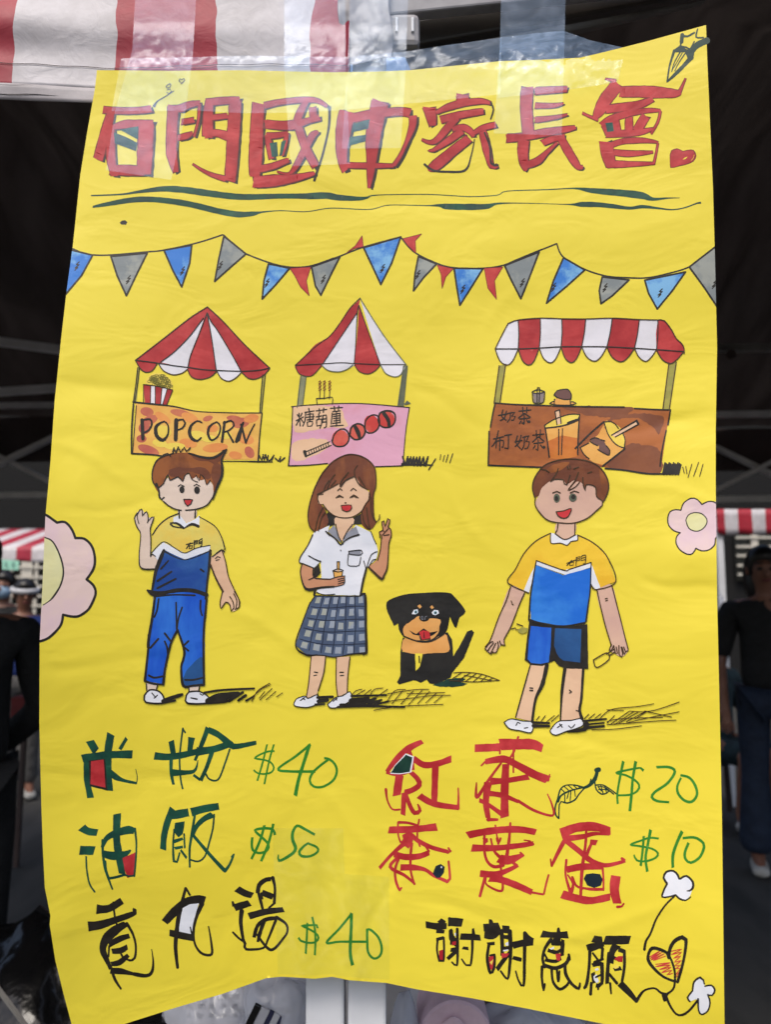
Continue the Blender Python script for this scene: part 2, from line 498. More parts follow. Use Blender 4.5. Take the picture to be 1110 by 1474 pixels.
paint('peach', (236, 196, 160), (232, 190, 150), 26)
paint('candy_red', (202, 62, 56), (216, 96, 80), 20, lo=.46, hi=.56)
paint('brown_wash', (150, 84, 44), (178, 104, 50), 13, lo=.42, hi=.58, stretch=(1, 1, 1.6))
paint('dark_brown_wash', (122, 70, 46), (140, 82, 50), 16)
paint('tea_orange', (212, 130, 52), (200, 112, 44), 22)
paint('tea_light', (236, 182, 96), (230, 166, 80), 22)
paint('syrup', (112, 78, 72), (98, 66, 60), 40)
paint('grey_cup', (146, 132, 130), (128, 116, 114), 40)
paint('hair_brown', (150, 86, 38), (116, 62, 30), 17, lo=.45, hi=.55, stretch=(1, 1, .6))
paint('hair_dark', (106, 56, 34), (126, 70, 40), 24)
paint('hair_chestnut', (138, 80, 46), (114, 62, 40), 20, lo=.45, hi=.55, stretch=(1.4, 1, .5))
paint('skin_pale', (228, 208, 192), (218, 196, 178), 14, lo=.4, hi=.66)
paint('skin_tan', (232, 194, 160), (222, 180, 148), 14, lo=.4, hi=.66)
paint('skin_rose', (220, 182, 158), (206, 166, 152), 12, lo=.4, hi=.66)
paint('skin_arm', (204, 146, 110), (196, 136, 104), 24)
paint('lip_red', (204, 50, 56), (190, 44, 50), 60)
paint('white_paint', (234, 236, 244), (222, 226, 236), 20)
paint('pale_yellow', (220, 212, 112), (232, 200, 84), 9, lo=.44, hi=.58)
paint('gold', (244, 204, 54), (234, 184, 40), 10, lo=.42, hi=.6)
paint('navy', (22, 70, 150), (48, 100, 164), 16, lo=.42, hi=.64)
paint('royal', (16, 84, 200), (48, 122, 222), 16, lo=.42, hi=.66, stretch=(1.4, 1, .4))
paint('bright_blue', (18, 106, 212), (62, 146, 230), 14, lo=.44, hi=.7)
paint('dull_blue', (30, 76, 132), (38, 90, 150), 22)
paint('slate', (82, 98, 126), (68, 82, 108), 30)
paint('plaid_light', (150, 160, 176), (164, 168, 160), 26, lo=.46, hi=.56)
paint('plaid_line', (28, 36, 58))
paint('collar_grey', (150, 152, 164), (136, 140, 152), 40)
paint('dog_black', (26, 25, 24), (38, 36, 34), 30)
paint('dog_tan', (224, 158, 84), (228, 168, 96), 26)
paint('petal', (232, 206, 200), (226, 198, 206), 9, lo=.44, hi=.58)
paint('pistil', (226, 224, 174), (222, 216, 150), 12)
paint('spot_navy', (18, 34, 48), (26, 44, 56), 50)
paint('yellow_gap', (239, 219, 65), (242, 223, 68))
paint('eye_blue', (150, 200, 216))
# ------------------------------------------------------------------ title lettering
TITLE = []
def title(label): d = Draw('title_character', label); TITLE.append(d); return d
RM, RR, BK = 'red_marker', 'red_rim', 'black_ink'

d = title('red marker character with two teal patches, first of the title').fr(120, 130)
d.brush('stroke', RM, RR, BK, "128,130,44 200,135,42 300,137,40 400,132,40 450,122,46", "184,140,44 150,265,62 95,462,60", "190,232,24 181,330,50 182,450,56 206,572,42",
        "192,248,26 270,228,50 360,222,44 465,226,50", "418,215,92 412,350,100 402,562,88", "176,530,58 280,533,66 400,538,58", sh=(18, 10))
d.fill('teal_patch', 'teal_marker', "245,264 310,248 365,240 364,330 310,300", "200,280 280,310 358,350 350,406 280,380 207,352", smooth=False)
d.line('flourish', BK, "470,105,16 490,75,8 540,45,6 600,5,5", "553,14,4 570,22,4 585,8,4 575,-8,4 556,-2,4", w=5)
d.line('small_heart', 'brown_ink', "648,-52 635,-62 642,-76 654,-68 668,-78 674,-66 650,-42", "576,-42 560,-36 548,-22 560,-14 576,-20 582,-34 572,-44", w=5)

d = title('red marker gate-shaped character, second of the title').fr(120, 130)
d.brush('stroke', RM, RR, BK, "600,105,80 592,180,66 586,330,66 586,420,66 600,490,50 615,545,34", "570,112,20 640,122,46 700,97,40 776,84,26", "772,90,18 764,200,12 735,310,12",
        "650,212,34 735,198,32", "625,318,34 690,302,36 728,282,14", "838,70,48 828,180,62 826,312,68", "822,82,46 930,70,44 1040,68,46", "1012,66,74 1000,250,78 988,450,74 975,605,70",
        "850,182,34 962,170,32", "812,292,56 880,284,44 962,306,58", "950,592,36 860,565,24 790,532,14 725,490,6", sh=(18, 10))

d = title('red boxed character with two teal bars inside, third of the title').fr(340, 130)
d.brush('stroke', RM, RR, BK, "148,86,76 136,250,80 128,450,84 122,575,64", "112,612,72 250,602,72 400,582,46 525,552,18", "185,102,40 300,78,34 450,64,34 540,70,28 606,108,16",
        "190,225,54 300,234,54 385,230,58 470,205,34 556,182,38", "508,113,46 516,192,42", "465,70,34 410,190,48 422,270,48 470,400,52 530,508,48",
        "548,278,14 512,295,38 460,385,40 400,500,34 350,556,14 270,542,6", "206,296,30 220,370,40 235,456,32", "196,304,40 270,300,34 345,286,24", "334,286,26 326,350,24 302,436,20",
        "140,527,44 240,506,38 350,464,28", sh=(17, 9))
d.fill('teal_patch', 'teal_marker', "222,352 272,345 278,438 238,446", "300,342 332,330 306,430 288,440", smooth=False)
d.line('thin_side', BK, "622,115,18 616,250,13 575,430,12 545,520,14 520,600,14", w=12)

d = title('red crossed-box character with teal bars, fourth of the title').fr(350, 0, 2.775)
d.brush('stroke', RM, RR, BK, "420,446,68 404,500,62 394,590,44 398,650,32 408,684,22", "548,405,66 530,480,62 518,560,54 513,640,36 508,700,24 503,752,6", "440,472,34 520,456,34 620,446,30 668,452,34",
        "678,462,28 676,505,24 652,570,12 628,622,12 600,663,14", "405,660,20 500,662,20 600,662,12", sh=(12, 6), edge=7)
d.fill('teal_patch', 'teal_marker', "440,497 506,476 500,514 432,530", "424,548 492,538 488,565 426,582", smooth=False)

d = title('red roofed character with sweeping diagonal strokes, fifth of the title').fr(580, 110)
d.brush('stroke', RM, RR, BK, "398,120,80 398,185,72", "176,206,84 200,328,42", "220,242,18 300,206,40 400,178,44 520,166,34 586,180,18", "250,290,46 380,258,44 538,232,36",
        "362,268,48 300,340,44 230,420,36 180,440,24 125,420,10", "330,352,26 400,340,40 450,366,38 472,402,18", "395,362,44 300,430,40 200,493,18 170,490,6",
        "440,414,54 330,500,58 215,595,62 165,618,24", "462,386,18 530,345,34 620,322,36", "532,365,44 556,470,50 590,596,30 630,594,22", sh=(12, 7))
d.line('thin_side', BK, "586,176,10 604,220,10 586,285,8", "145,586,12 200,625,12 290,635,12 415,625,12 455,530,8 478,420,7", "545,375,10 580,470,10 590,580,12 632,592,14", w=8)

d = title('red character with four stacked bars, sixth of the title').fr(580, 110)
d.brush('stroke', RM, RR, BK, "832,72,78 822,200,74 838,392,72", "880,98,46 1096,85,36", "880,195,34 1000,195,26 1072,180,8", "880,290,36 1000,276,24 1098,254,10",
        "690,412,54 800,402,48 960,372,50 1110,348,32 1152,338,20", "806,420,72 800,520,64 814,600,46 817,632,6", "822,592,40 900,562,44 960,505,24 1030,440,12",
        "930,444,38 1000,416,38 1080,402,34", "1050,406,46 1115,520,52 1172,604,34 1202,600,14", sh=(10, 8))

d = title('red wide-roofed character with a teal square, last of the title').fr(800, 20)
d.brush('stroke', RM, RR, BK, "418,466,84 340,562,82 296,640,70 262,694,30", "284,704,22 230,685,13 178,660,13", "402,448,20 330,432,7", "430,520,66 560,518,72 700,524,70 800,530,46 834,522,26",
        "822,530,22 850,470,11 868,428,5", "336,636,50 450,622,54 560,604,50 650,568,32", "302,738,24 370,700,42 500,660,40 620,644,28 702,644,14", "345,722,92 372,800,74",
        "340,800,44 480,796,42 580,784,36 652,764,12", "700,646,12 682,720,12 636,800,11", "402,700,36 420,790,36", "490,690,46 490,780,50", "602,680,58 540,782,56", sh=(3, 3), edge=11)
d.fr(800, 130)
d.brush('stroke', RM, RR, BK, "336,343,84 350,430,82 374,516,56", "378,362,34 450,340,34 560,334,32 640,340,20 684,348,9", "683,350,9 671,420,9 655,490,12", "388,414,38 500,422,38 650,412,13",
        "388,492,44 500,492,34 660,487,13", sh=(3, 3), edge=11)
d.fr(800, 20).fill('teal_patch', 'teal_marker', "332,728 380,722 390,782 345,787", smooth=False)

for d in TITLE: d.build(poster, 'stroke')

d = Draw('painted_heart', 'small red marker heart after the title').fr(800, 130)
d.fill('heart_rim', RR, "766,516 762,430 772,400 810,386 850,404 880,396 922,398 940,435 922,472 880,493 820,507 790,516")
d.fill('heart', RM, "771,512 767,430 778,404 810,391 850,409 880,401 918,403 934,435 918,468 878,488 818,502")
d.fill('gap', 'yellow_gap', "848,464 862,448 880,442 868,458",smooth=False)
d.line('gap', 'yellow_gap', "905,468 920,448 924,430", w=2.6)
d.build(poster, 'heart')

d = Draw('painted_star', 'shooting star in dark green ink at the sheet corner').fr(800, 20)
DG = 'dark_green'
d.line('star_ink', DG, "845,140,26 840,186,26", "845,145,13 880,150,12 925,125,10", "948,100,8 938,155,10 985,158,9", "1008,178,44 945,208,40 912,248,34", "835,190,10 835,215,10 870,222,10 895,236,10 915,205,8 925,185,8",
       "792,245,16 760,350,10 745,452,10", "905,290,34 850,350,24 790,410,18 748,450,9", "830,255,8 790,330,6 775,385,5", "870,255,8 820,330,6 795,380,5", "845,260,6 805,330,4 780,370,4")
d.fill('star_ink', DG, "790,238 830,210 880,238 930,236 916,306 882,300 862,256 800,256", smooth=False)
d.build(poster)

# ------------------------------------------------------------------ the two green waves under the title
E, E2, E3 = (80, 260, 2.775), (380, 260, 2.775), (680, 260, 2.775)
def multi(segs):
    out = []
    q = Draw('x')
    for f, t in segs: out += q.fr(*f).pts(t)
    return out
TE = 'green_marker'
for nm, segs in (('upper wavy green marker line under the title', ((E, "140,60,5 260,55,7 330,45,11 430,33,22 520,38,26 620,52,26 740,65,24 900,62,20 1000,62,22"), (E2, "180,62,26 250,60,27 300,68,24 380,72,16 412,68,9 450,58,4 640,55,3.4 750,60,3.4"),
                  (E3, "0,64,3.4 100,58,3.4 140,42,3.4 300,36,4 410,31,6 480,40,20 600,50,28 680,60,28 722,74,14 780,70,6 830,69,2"))),
                 ('lower wavy green marker line under the title', ((E, "147,105,8 200,95,16 300,78,22 380,75,22 480,85,24 560,100,24 650,122,24 730,135,24 790,132,18 822,126,7 900,120,3.4 1000,124,3.4"), (E2, "270,110,3.4 420,115,3.4 500,98,3.4 650,100,4 700,99,12 740,104,24"),
                  (E3, "50,104,22 100,92,8 200,90,3.4 380,95,4 440,95,20 500,96,20 560,102,18 630,110,12 680,104,14 740,110,8 800,116,5 850,108,5 900,90,6 915,88,8")))):
    d = Draw('wavy_line', nm); d.line('wave', TE, multi(segs), rnd=False); d.build(poster)
d = Draw('ink_speck', 'small black ink speck under the green waves').fr(*E)
d.fill('speck', BK, "255,168 264,160 276,158 286,166 280,176 262,176"); d.build(poster)

# ------------------------------------------------------------------ bunting
d = Draw('bunting_string', 'thin black hand-drawn bunting string').fr(*E)
d.line('string', BK, "62,270 110,290 150,297 220,297 360,285 430,278 560,250 665,217", "670,217 720,262 760,292 860,330 930,345 990,345 1040,335 1110,310", w=5, clip=True).fr(*E2)
d.line('string', BK, "180,347 300,303 400,265 545,225", "548,228 600,285 690,330 760,348 870,350 950,340 1020,312 1110,275", w=5, clip=True).fr(*E3)
d.line('string', BK, "130,338 200,310 260,283 338,252", "338,252 362,303 440,350 530,380 620,388 700,388 780,372 860,348 920,310 975,262", w=5, clip=True)
d.build(poster)
FLAGS = [(E, 'flag_blue', "40,272 147,298 102,380 30,465", 3), (E, 'flag_grey', "220,303 365,290 330,360 282,460 245,380", 1), (E, 'flag_blue', "432,278 543,258 535,330 503,425 468,360", 1),
         (E, 'flag_grey', "672,222 760,293 700,345 635,403 652,310", 1), (E, 'flag_blue', "850,333 935,350 880,415 825,473 832,400", 1), (E, 'flag_red', "935,350 1020,345 1002,400 1013,460 978,425 955,380", 0),
         (E2, 'flag_grey', "190,345 303,305 270,370 227,458 205,420", 1), (E2, 'flag_red', "325,292 365,260 392,220 397,264 360,272", 0), (E2, 'flag_blue', "398,268 547,225 510,330 467,415 432,340", 1),
         (E2, 'flag_red', "555,232 630,213 605,240 607,290 575,260", 0), (E2, 'flag_grey', "617,303 690,333 640,385 598,440 604,370", 1), (E2, 'flag_red', "692,337 757,352 727,385 712,432 708,375", 0),
         (E2, 'flag_blue', "760,350 875,352 820,440 783,498 770,420", 1), (E2, 'flag_red', "880,350 955,345 922,400 930,475 895,430", 0), (E2, 'flag_grey', "962,340 1100,285 1060,390 1027,472 990,400", 1),
         (E3, 'flag_blue', "365,308 450,357 380,420 297,490 325,400", 1), (E3, 'flag_grey', "520,385 627,397 560,460 515,492 508,440", 1), (E3, 'flag_blue', "690,398 853,365 800,440 740,513 705,450", 1),
         (E3, 'flag_grey', "868,345 985,255 990,520 930,430", 3)]
for f, mt, t, o in FLAGS:
    d = Draw('bunting_flag', z0=1).fr(*f)
    p = d.pts(t)
    d.fill('flag_colour', mt, t, smooth=False, clip=o == 3)
    if o:
        d.line('flag_outline', BK, p, w=6, sm=False, clip=o == 3, closed=True)
        lo = max(p, key=lambda q: q[1]) if o == 1 else (p[0][0] + (38 if 'grey' in mt else 14), p[0][1] + 48)
        cx = sum(q[0] for q in p) / len(p); x, y = lo[0] + (cx - lo[0]) * .35 + 2, lo[1] - 24
        d.line('flag_outline', BK, [(x + 3, y - 5, 1.3), (x - 1, y - 1, 1.3), (x + 3, y - 1, 1.3), (x - 3, y + 4, 1.3), (x + 1, y + 3, 1.3), (x - 3, y + 7, 1.3)], sm=False)
    else:
        d.line('flag_outline', 'red_rim', p, w=2.4, sm=False, closed=True)
    d.build(poster, 'flag_colour')
# ------------------------------------------------------------------ painted stalls
AR, AW, BI = 'awning_red', 'awning_white', 'brown_ink'
G, G2, H, H2, I, J = (180, 430), (180, 530), (400, 420), (400, 530), (690, 440, 3.46875), (690, 540)
PLAIN = lambda pts: ' '.join('%.1f,%.1f' % p for p in pts)

paint('olive_line', (104, 100, 24), (120, 112, 30))
# popcorn stall
d = Draw('painted_stall', 'painted popcorn stall with pointed red and white canopy').fr(*G)
d.fill('post', 'olive', "80,455 97,455 75,690 55,690", "916,510 934,505 909,760 896,760", smooth=False)
d.fill('red_stripe', AR, "548,55 430,130 250,270 68,410 220,428 420,456 610,476 770,480 963,462 800,310 650,150", "548,55 430,130 250,270 68,410 150,420 235,422 330,352 430,250 520,130", "545,95 490,240 435,380 418,460 520,472 608,476 590,350 562,180",
       "548,55 572,130 620,220 710,370 772,480 880,478 963,462 800,310 650,150", smooth=False)
d.fill('red_stripe', AR, "70,408 100,465 135,490 180,480 212,432 140,418", "415,460 440,520 500,538 570,520 612,478 500,470", "772,480 820,530 870,535 925,508 963,464 880,478")
d.fill('white_stripe', AW, "522,140 430,252 330,355 238,424 330,445 415,456 435,380 490,240", "550,105 575,260 606,472 690,482 768,480 700,360 610,212 570,150", smooth=False)
d.fill('white_stripe', AW, "222,430 255,480 320,507 380,495 415,462 320,444", "610,480 640,530 690,550 740,525 774,484 690,480")
d.fill('counter', 'orange_wash', "70,692 200,704 330,720 480,752 700,762 905,764 895,900 888,1072 650,1072 250,1042 48,1026 62,860", smooth=False)
d.fr(*G2)
for cx, cy, rx, ry, a in ((145, 290, 45, 30, .2), (165, 345, 55, 30, -.4), (370, 300, 72, 24, .2), (155, 545, 75, 30, .35), (108, 470, 34, 26, 0), (550, 335, 34, 18, -.3), (725, 335, 50, 20, .1), (770, 365, 60, 34, -.2), (828, 560, 30, 42, -.5), (128, 400, 40, 40, 0)):
    d.ell('rust_blob', 'rust_blob', cx, cy, rx, ry, a)
for cx, cy, rx, ry, a in ((420, 500, 60, 30, .2), (600, 530, 85, 30, -.1), (735, 580, 45, 26, .2), (840, 335, 50, 28, -.2), (430, 330, 60, 30, .4), (800, 470, 60, 34, .3), (250, 330, 60, 26, .6), (580, 400, 40, 26, 0)):
    d.ell('amber_blob', 'amber_blob', cx, cy, rx, ry, a)
for cx, cy, rx, ry, a in ((250, 420, 60, 40, .3), (480, 450, 60, 34, .1), (660, 440, 50, 30, .3), (330, 520, 70, 24, 0), (230, 500, 50, 26, .2), (560, 470, 50, 24, 0)):
    d.ell('lemon_blob', 'lemon', cx, cy, rx, ry, a)
d.fill('bucket_red', AR, "122,110 170,118 168,236 130,234", "200,122 245,130 236,242 200,240", "280,140 316,148 278,242 250,241", smooth=False)
d.fill('bucket_white', AW, "170,118 200,122 200,240 168,236", "245,130 280,140 250,241 236,242", smooth=False)
d.fill('popcorn', 'lemon', "132,105 140,75 165,50 195,32 235,36 270,50 300,70 316,105 312,140 250,128 180,112")
rr = random.Random(3)
for k in range(150):
    x, y = rr.uniform(138, 310), rr.uniform(34, 134)
    if y < 108 - 75 * math.sin((x - 130) / 186 * math.pi) + 6 or y > 104 + (x - 130) * .2: continue
    p = [(G2[0] + (x + 11 * math.cos(a + k)) / 4.625, G2[1] + (y + 8 * math.sin(a + k)) / 4.625) for a in (0, 1.2, 2.4, 3.6, 4.8, 5.8)]
    d.line('popcorn_line', 'olive_line', [q + (0.9,) for q in p])
L = []
d.line('ink', BI, "122,110 122,232", "122,110,6 220,122,6 316,145,6", "316,148 278,242", "170,118 168,236", "200,122 200,238", "245,130 236,240", "280,140 250,240", w=5)
d.line('ink', BK, "52,226,9 200,241,9 330,256,7 480,287,5 700,297,5 912,298,6", "55,240,10 44,400,10 42,568,8", "74,250 62,400 50,560", "42,568,9 180,576,8 250,586,8", "640,620 760,620 880,622,9 980,624,6",
       "912,298,7 896,450,7 886,615,9", "95,-2 82,110 62,228", "83,-4 70,110 54,222", "934,42 920,180 908,296", "916,45 904,180 896,296", w=5)
# lettering on the counter front
d.line('letter', BK, "112,345,24 118,470,24", "118,345,10 165,340,10 178,370,10 160,410,10 125,430,10", "240,362,10 205,392,19 210,450,21 250,480,18 285,440,10 285,380,9 260,355,9 235,364,9",
       "340,346,22 336,475,20", "345,348,10 385,342,10 400,365,10 380,400,10 345,412,9", "510,362,9 480,352,9 440,382,14 428,432,20 446,470,18 480,484,12 505,464,10",
       "590,366,9 560,392,14 552,440,14 576,480,12 620,450,9 634,390,9 610,358,9 584,370,9", "662,360,15 645,490,14", "655,366,10 705,350,10 725,380,9 690,415,9 660,425,9", "680,420,10 720,492,12",
       "786,364,12 740,488,16 760,478,10 775,400,10", "772,376,12 804,496,12", "804,496,10 832,430,9 862,374,8")
d.line('ink', BK, "892,580 910,612 918,576 926,612 936,576 944,612 952,582", "930,578 960,616 990,580 975,612", "1000,600 1020,618 1035,590 1030,622 1062,596", w=8)
d.fr(*G)
d.line('ink', BI, "548,55 430,130 250,270 68,410", "548,55 650,150 800,310 963,462", w=6)
d.line('ink', BK, "68,410 150,420 220,430 330,447 420,458 520,472 610,478 770,483 880,478 963,462", "520,130 430,250 330,352 235,424", "546,95 490,240 435,380 418,460", "545,95 575,260 606,474", "550,100 570,150 620,220 710,370 770,480", w=6)
d.line('ink', BI, "68,410 100,465 135,490 180,480 212,434", "222,432 255,480 320,507 380,495 414,470", "416,470 440,520 500,538 570,520 610,482", "612,484 640,530 690,550 740,525 774,490", "778,492 820,530 870,535 925,508 963,464", w=6)
d.build(poster, 'ink')

# candied fruit stall
d = Draw('painted_stall', 'painted candied fruit stall with pink counter').fr(*H)
d.fill('post', 'grey_olive', "150,560 190,565 165,750 130,765", smooth=False)
d.fill('dark_post', 'dark_post', "838,490 862,495 836,762 800,757", smooth=False)
d.fill('red_stripe', AR, "548,50 480,110 400,228 340,300 250,350 190,415 115,490 295,484 400,330 528,140", "540,90 528,300 508,480 600,484 682,485 640,370 600,260", smooth=False)
d.fill('red_stripe', AR, "115,490 140,545 200,564 240,550 298,484 200,486", "508,478 540,530 600,548 650,525 685,486 600,482")
d.fill('white_stripe', AW, "526,145 400,332 298,480 400,474 508,476 518,350", "553,62 600,220 682,484 770,486 852,486 700,284", smooth=False)
d.fill('white_stripe', AW, "294,484 330,522 400,534 460,517 512,482 400,474", "684,486 720,545 780,567 820,550 848,488 770,485")
d.fr(*H2)
d.fill('counter', 'pink_wash', "96,258 440,237 620,238 876,262 852,420 832,650 600,658 330,638 70,652 86,450", smooth=False)
d.fill('peach_blob', 'peach', "104,262 250,252 330,252 420,268 440,330 470,380 420,400 340,395 250,410 130,430 105,400", "100,500 200,470 330,480 320,540 200,600 120,620 90,600", wob=1.5)
d.fill('fruit', 'candy_red', PLAIN([(415 + 56 * math.cos(a), 467 + 57 * math.sin(a)) for a in [k * .5236 for k in range(12)]]), PLAIN([(527 + 54 * math.cos(a), 422 + 54 * math.sin(a)) for a in [k * .5236 for k in range(12)]]),
       PLAIN([(625 + 52 * math.cos(a) + 6 * math.sin(a), 372 + 60 * math.sin(a)) for a in [k * .5236 for k in range(12)]]), PLAIN([(722 + 57 * math.cos(a), 340 + 54 * math.sin(a)) for a in [k * .5236 for k in range(12)]]))
d.fill('stick', 'peach', "178,562 345,492 356,514 186,588", smooth=False)
d.line('fruit_outline', BK, "362,490,9 372,450,8 400,415,8 440,405,9 468,430,9 472,480,9 445,515,9 400,522,9 370,508,9 360,480,9", "480,440,10 490,395,10 530,370,10 570,385,10 580,430,10 555,468,10 510,475,10 482,450,10",
       "580,400,9 585,350,8 620,315,8 660,315,8 678,350,8 665,405,9 625,432,9 590,425,9 578,395,9", "668,350,9 680,300,10 730,284,12 775,300,10 782,345,9 760,385,9 715,396,10 680,380,9 668,345,9",
       "515,390,24 535,430,30 545,465,18", "705,300,20 735,345,26 742,390,16", "175,562,6 345,490,6", "185,588,8 355,514,6", "178,556,18 186,586,14")
for k in range(9): d.line('fruit_outline', BK, "%d,%d,5 %d,%d,5" % (205 + k * 16, 552 - k * 6.6, 210 + k * 16, 570 - k * 6.6))
d.line('letter', BK, "140,300 148,385", "122,350 170,325", "130,310 138,322", "160,300 152,320", "145,335 122,380", "150,335 170,362", "205,268 210,290", "180,295 240,285", "185,295 180,350 165,386", "195,310 235,305 232,340",
       "190,328 240,322", "195,345 235,340", "212,290 212,355", "195,360 230,355 225,385 198,388 195,360", "255,285 325,275", "275,270 278,300", "305,265 303,295", "255,325 290,318", "272,305 272,340", "258,345 290,340 288,380 260,385 258,345",
       "300,315 295,360 280,400", "300,315 322,312 322,390 308,398", "300,340 320,337", "300,360 320,358", "350,268 430,262", "375,255 378,285", "405,252 403,282", "365,290 415,285", "362,300 355,372", "368,308 415,300", "370,322 415,316",
       "370,336 412,332", "372,352 412,346", "365,368 415,362", "350,386 435,380", "390,290 390,385", "412,300 414,365", w=7)
for x in (280, 310, 345):
    d.line('ink', BI, "%d,205 %d,150" % (x - 2, x), w=4)
    for q in range(3): d.line('ink', 'red_rim', "%d,%d %d,%d %d,%d %d,%d" % (x - 8, 92 + q * 22, x + 2, 84 + q * 22, x + 8, 96 + q * 22, x - 6, 104 + q * 22), w=6)
d.line('ink', BK, "256,202 310,200 362,194 362,240", "256,202 262,244", "90,256,5 240,243,5 440,235,5 600,238,5 876,262,6", "98,258,6 90,450,6 70,650,8", "70,650,7 200,646,6 330,634,6", "650,656,6 832,650,6", "876,262 852,420 832,650", w=5)
d.line('ink', BK, "832,590,10 850,640,10 865,590,10 870,640,10 885,590,9 890,645,9 905,590,9 908,650,9 925,592,9 930,650,9 945,590,9 950,650,9 970,592,9 975,648,9 1000,590,9 985,650,9", "830,640,16 900,642,12 1030,645,7", "1050,605,7 1005,675,7",
       "1085,575,3 1080,610,3", "1110,580,3 1100,620,3", "1135,575,3 1120,625,3", "1165,570,3 1145,630,3")
d.fill('ink_smear', 'dark_post', "840,240 860,215 886,235 850,246", smooth=False)
d.fr(*H)
d.line('ink', BI, "548,42 480,110 400,228 340,300 250,365 115,490", w=4)
d.line('ink', 'dark_post', "548,45 700,284 856,488", "292,488 330,522 400,534 460,517 500,486", "684,488 720,545 780,567 820,550 845,490", "152,560 140,660 128,770", "188,565 165,750", "862,495,7 836,762,7", "838,495,8 800,757,7", w=6)
d.line('ink', BK, "115,490 300,480 420,473 510,478 680,485 855,485", "528,140 400,330 298,482", "540,90 528,150 518,350 508,480", "540,90 600,260 684,488", w=5)
d.line('ink', BI, "115,490 140,545 200,564 240,550 292,488", "510,482 540,530 600,548 650,525 682,488", w=5)
d.build(poster, 'ink')

# milk tea stall
d = Draw('painted_stall', 'painted milk tea stall with flat striped awning and brown counter').fr(*I)
d.fill('post', 'olive', "100,300 132,293 103,490 74,488", "948,285 985,283 950,518 918,515", smooth=False)
tops = [(145, 90), (195, 72), (305, 63), (413, 66), (532, 67), (665, 63), (800, 70), (893, 72)]
hems = [(80, 216), (195, 216), (300, 212), (409, 206), (512, 205), (638, 206), (776, 213), (886, 220), (1022, 230)]
lows = [297, 297, 286, 285, 278, 281, 279, 290]
for k in range(8):
    w = k % 2 == 0
    part, mt = ('white_stripe', AW) if w else ('red_stripe', AR)
    a, h0, h1 = tops[k], hems[k], hems[k + 1]
    if k < 7:
        d.fill(part, mt, PLAIN([a, tops[k + 1], ((tops[k + 1][0] + h1[0]) / 2 + 3, (tops[k + 1][1] + h1[1]) / 2), h1, h0, ((a[0] + h0[0]) / 2 + 3, (a[1] + h0[1]) / 2)]), smooth=False)
    else:
        d.fill(part, mt, "893,72 925,76 960,120 985,165 1012,190 1024,215 1024,232 886,222 884,140", smooth=False)
    m0, m1 = (h0[0] * .8 + h1[0] * .2, lows[k] - 22), (h0[0] * .25 + h1[0] * .75, lows[k] - 20)
    d.fill(part, mt, PLAIN([(h0[0], h0[1] - 3), m0, ((h0[0] + h1[0]) / 2, lows[k]), m1, (h1[0] - 1, h1[1] - 3), ((h0[0] + h1[0]) / 2, h0[1] - 4)]))
d.fill('counter', 'brown_wash', "78,490 360,498 500,504 725,508 940,522 955,522 936,630 906,836 760,826 620,806 310,806 46,796 52,620", smooth=False)
d.fill('counter_dark', 'dark_brown_wash', "430,502 725,508 770,516 700,560 560,550 470,530", "730,700 800,690 900,720 905,832 760,824 640,800", "640,575 720,545 850,540 920,560 900,640 860,600 780,560", wob=2.5)
d.fr(*J)
d.fill('cup_body', 'tea_orange', "440,350 560,340 662,305 658,540 560,560 466,556", smooth=False)
d.fill('cup_light', 'tea_light', "440,350 560,338 662,305 660,420 560,400 452,440", "672,478 740,440 790,400 830,330 860,400 910,462 968,486 830,600 760,580 700,540", "680,490 740,520 760,560 800,592 720,556", smooth=False, wob=1.2)
d.fill('cup_top', 'lemon', "434,336 500,295 600,262 668,262 655,298 560,336 470,352", "830,312 880,310 940,350 972,420 965,484 912,462 862,400")
d.fill('cup_body', 'tea_orange', "740,470 800,510 860,540 900,500 880,560 820,600 770,570", wob=1.5)
d.fill('syrup', 'syrup', "740,430 770,415 800,425 830,435 850,475 872,500 868,530 830,520 796,505 800,470 760,460")
d.fill('straw', 'peach', "505,242 535,232 546,322 518,330", "882,400 1050,302 1062,326 906,412", smooth=False)
d.fill('small_cup', 'grey_cup', "358,118 434,112 426,182 364,184", smooth=False)
d.fill('pudding', 'tea_light', "502,158 606,165 606,194 500,192", "470,188 500,178 610,182 646,188 600,200 510,198")
d.fill('pudding_top', 'syrup', "498,132 520,104 560,96 592,96 614,130 612,158 570,164 520,150")
d.line('letter', BK, "158,232 150,275 180,300", "182,240 168,285 140,302", "128,268 188,258", "192,255 235,248 218,272 240,275 228,300 215,300", "208,255 205,290 188,312", "265,240 345,232", "290,215 292,255", "318,215 316,250",
       "300,255 262,285", "302,255 340,280", "270,292 335,285", "300,270 298,325 285,318", "280,305 268,322", "318,300 325,315", "95,425 162,410", "128,370 110,440 85,475", "115,440 160,435 158,480 150,478", "115,440 112,485", "138,415 136,500",
       "170,402 215,395", "195,400 192,490 172,485", "255,405 245,450 275,490", "280,400 265,450 240,475", "238,445 285,435", "290,415 330,405 312,440 335,445 322,485 305,490", "302,420 298,470 282,498", "358,400 430,392", "380,370 382,415", "408,365 406,410",
       "395,410 355,445", "395,410 432,440", "365,455 425,448", "393,430 390,500 378,492", "372,470 360,490", "410,465 420,480", w=6.5)
d.ell('letter', BK, 332, 310, 9, 9); d.ell('letter', BK, 431, 480, 10, 10); d.ell('letter', BK, 296, 320, 8, 8)
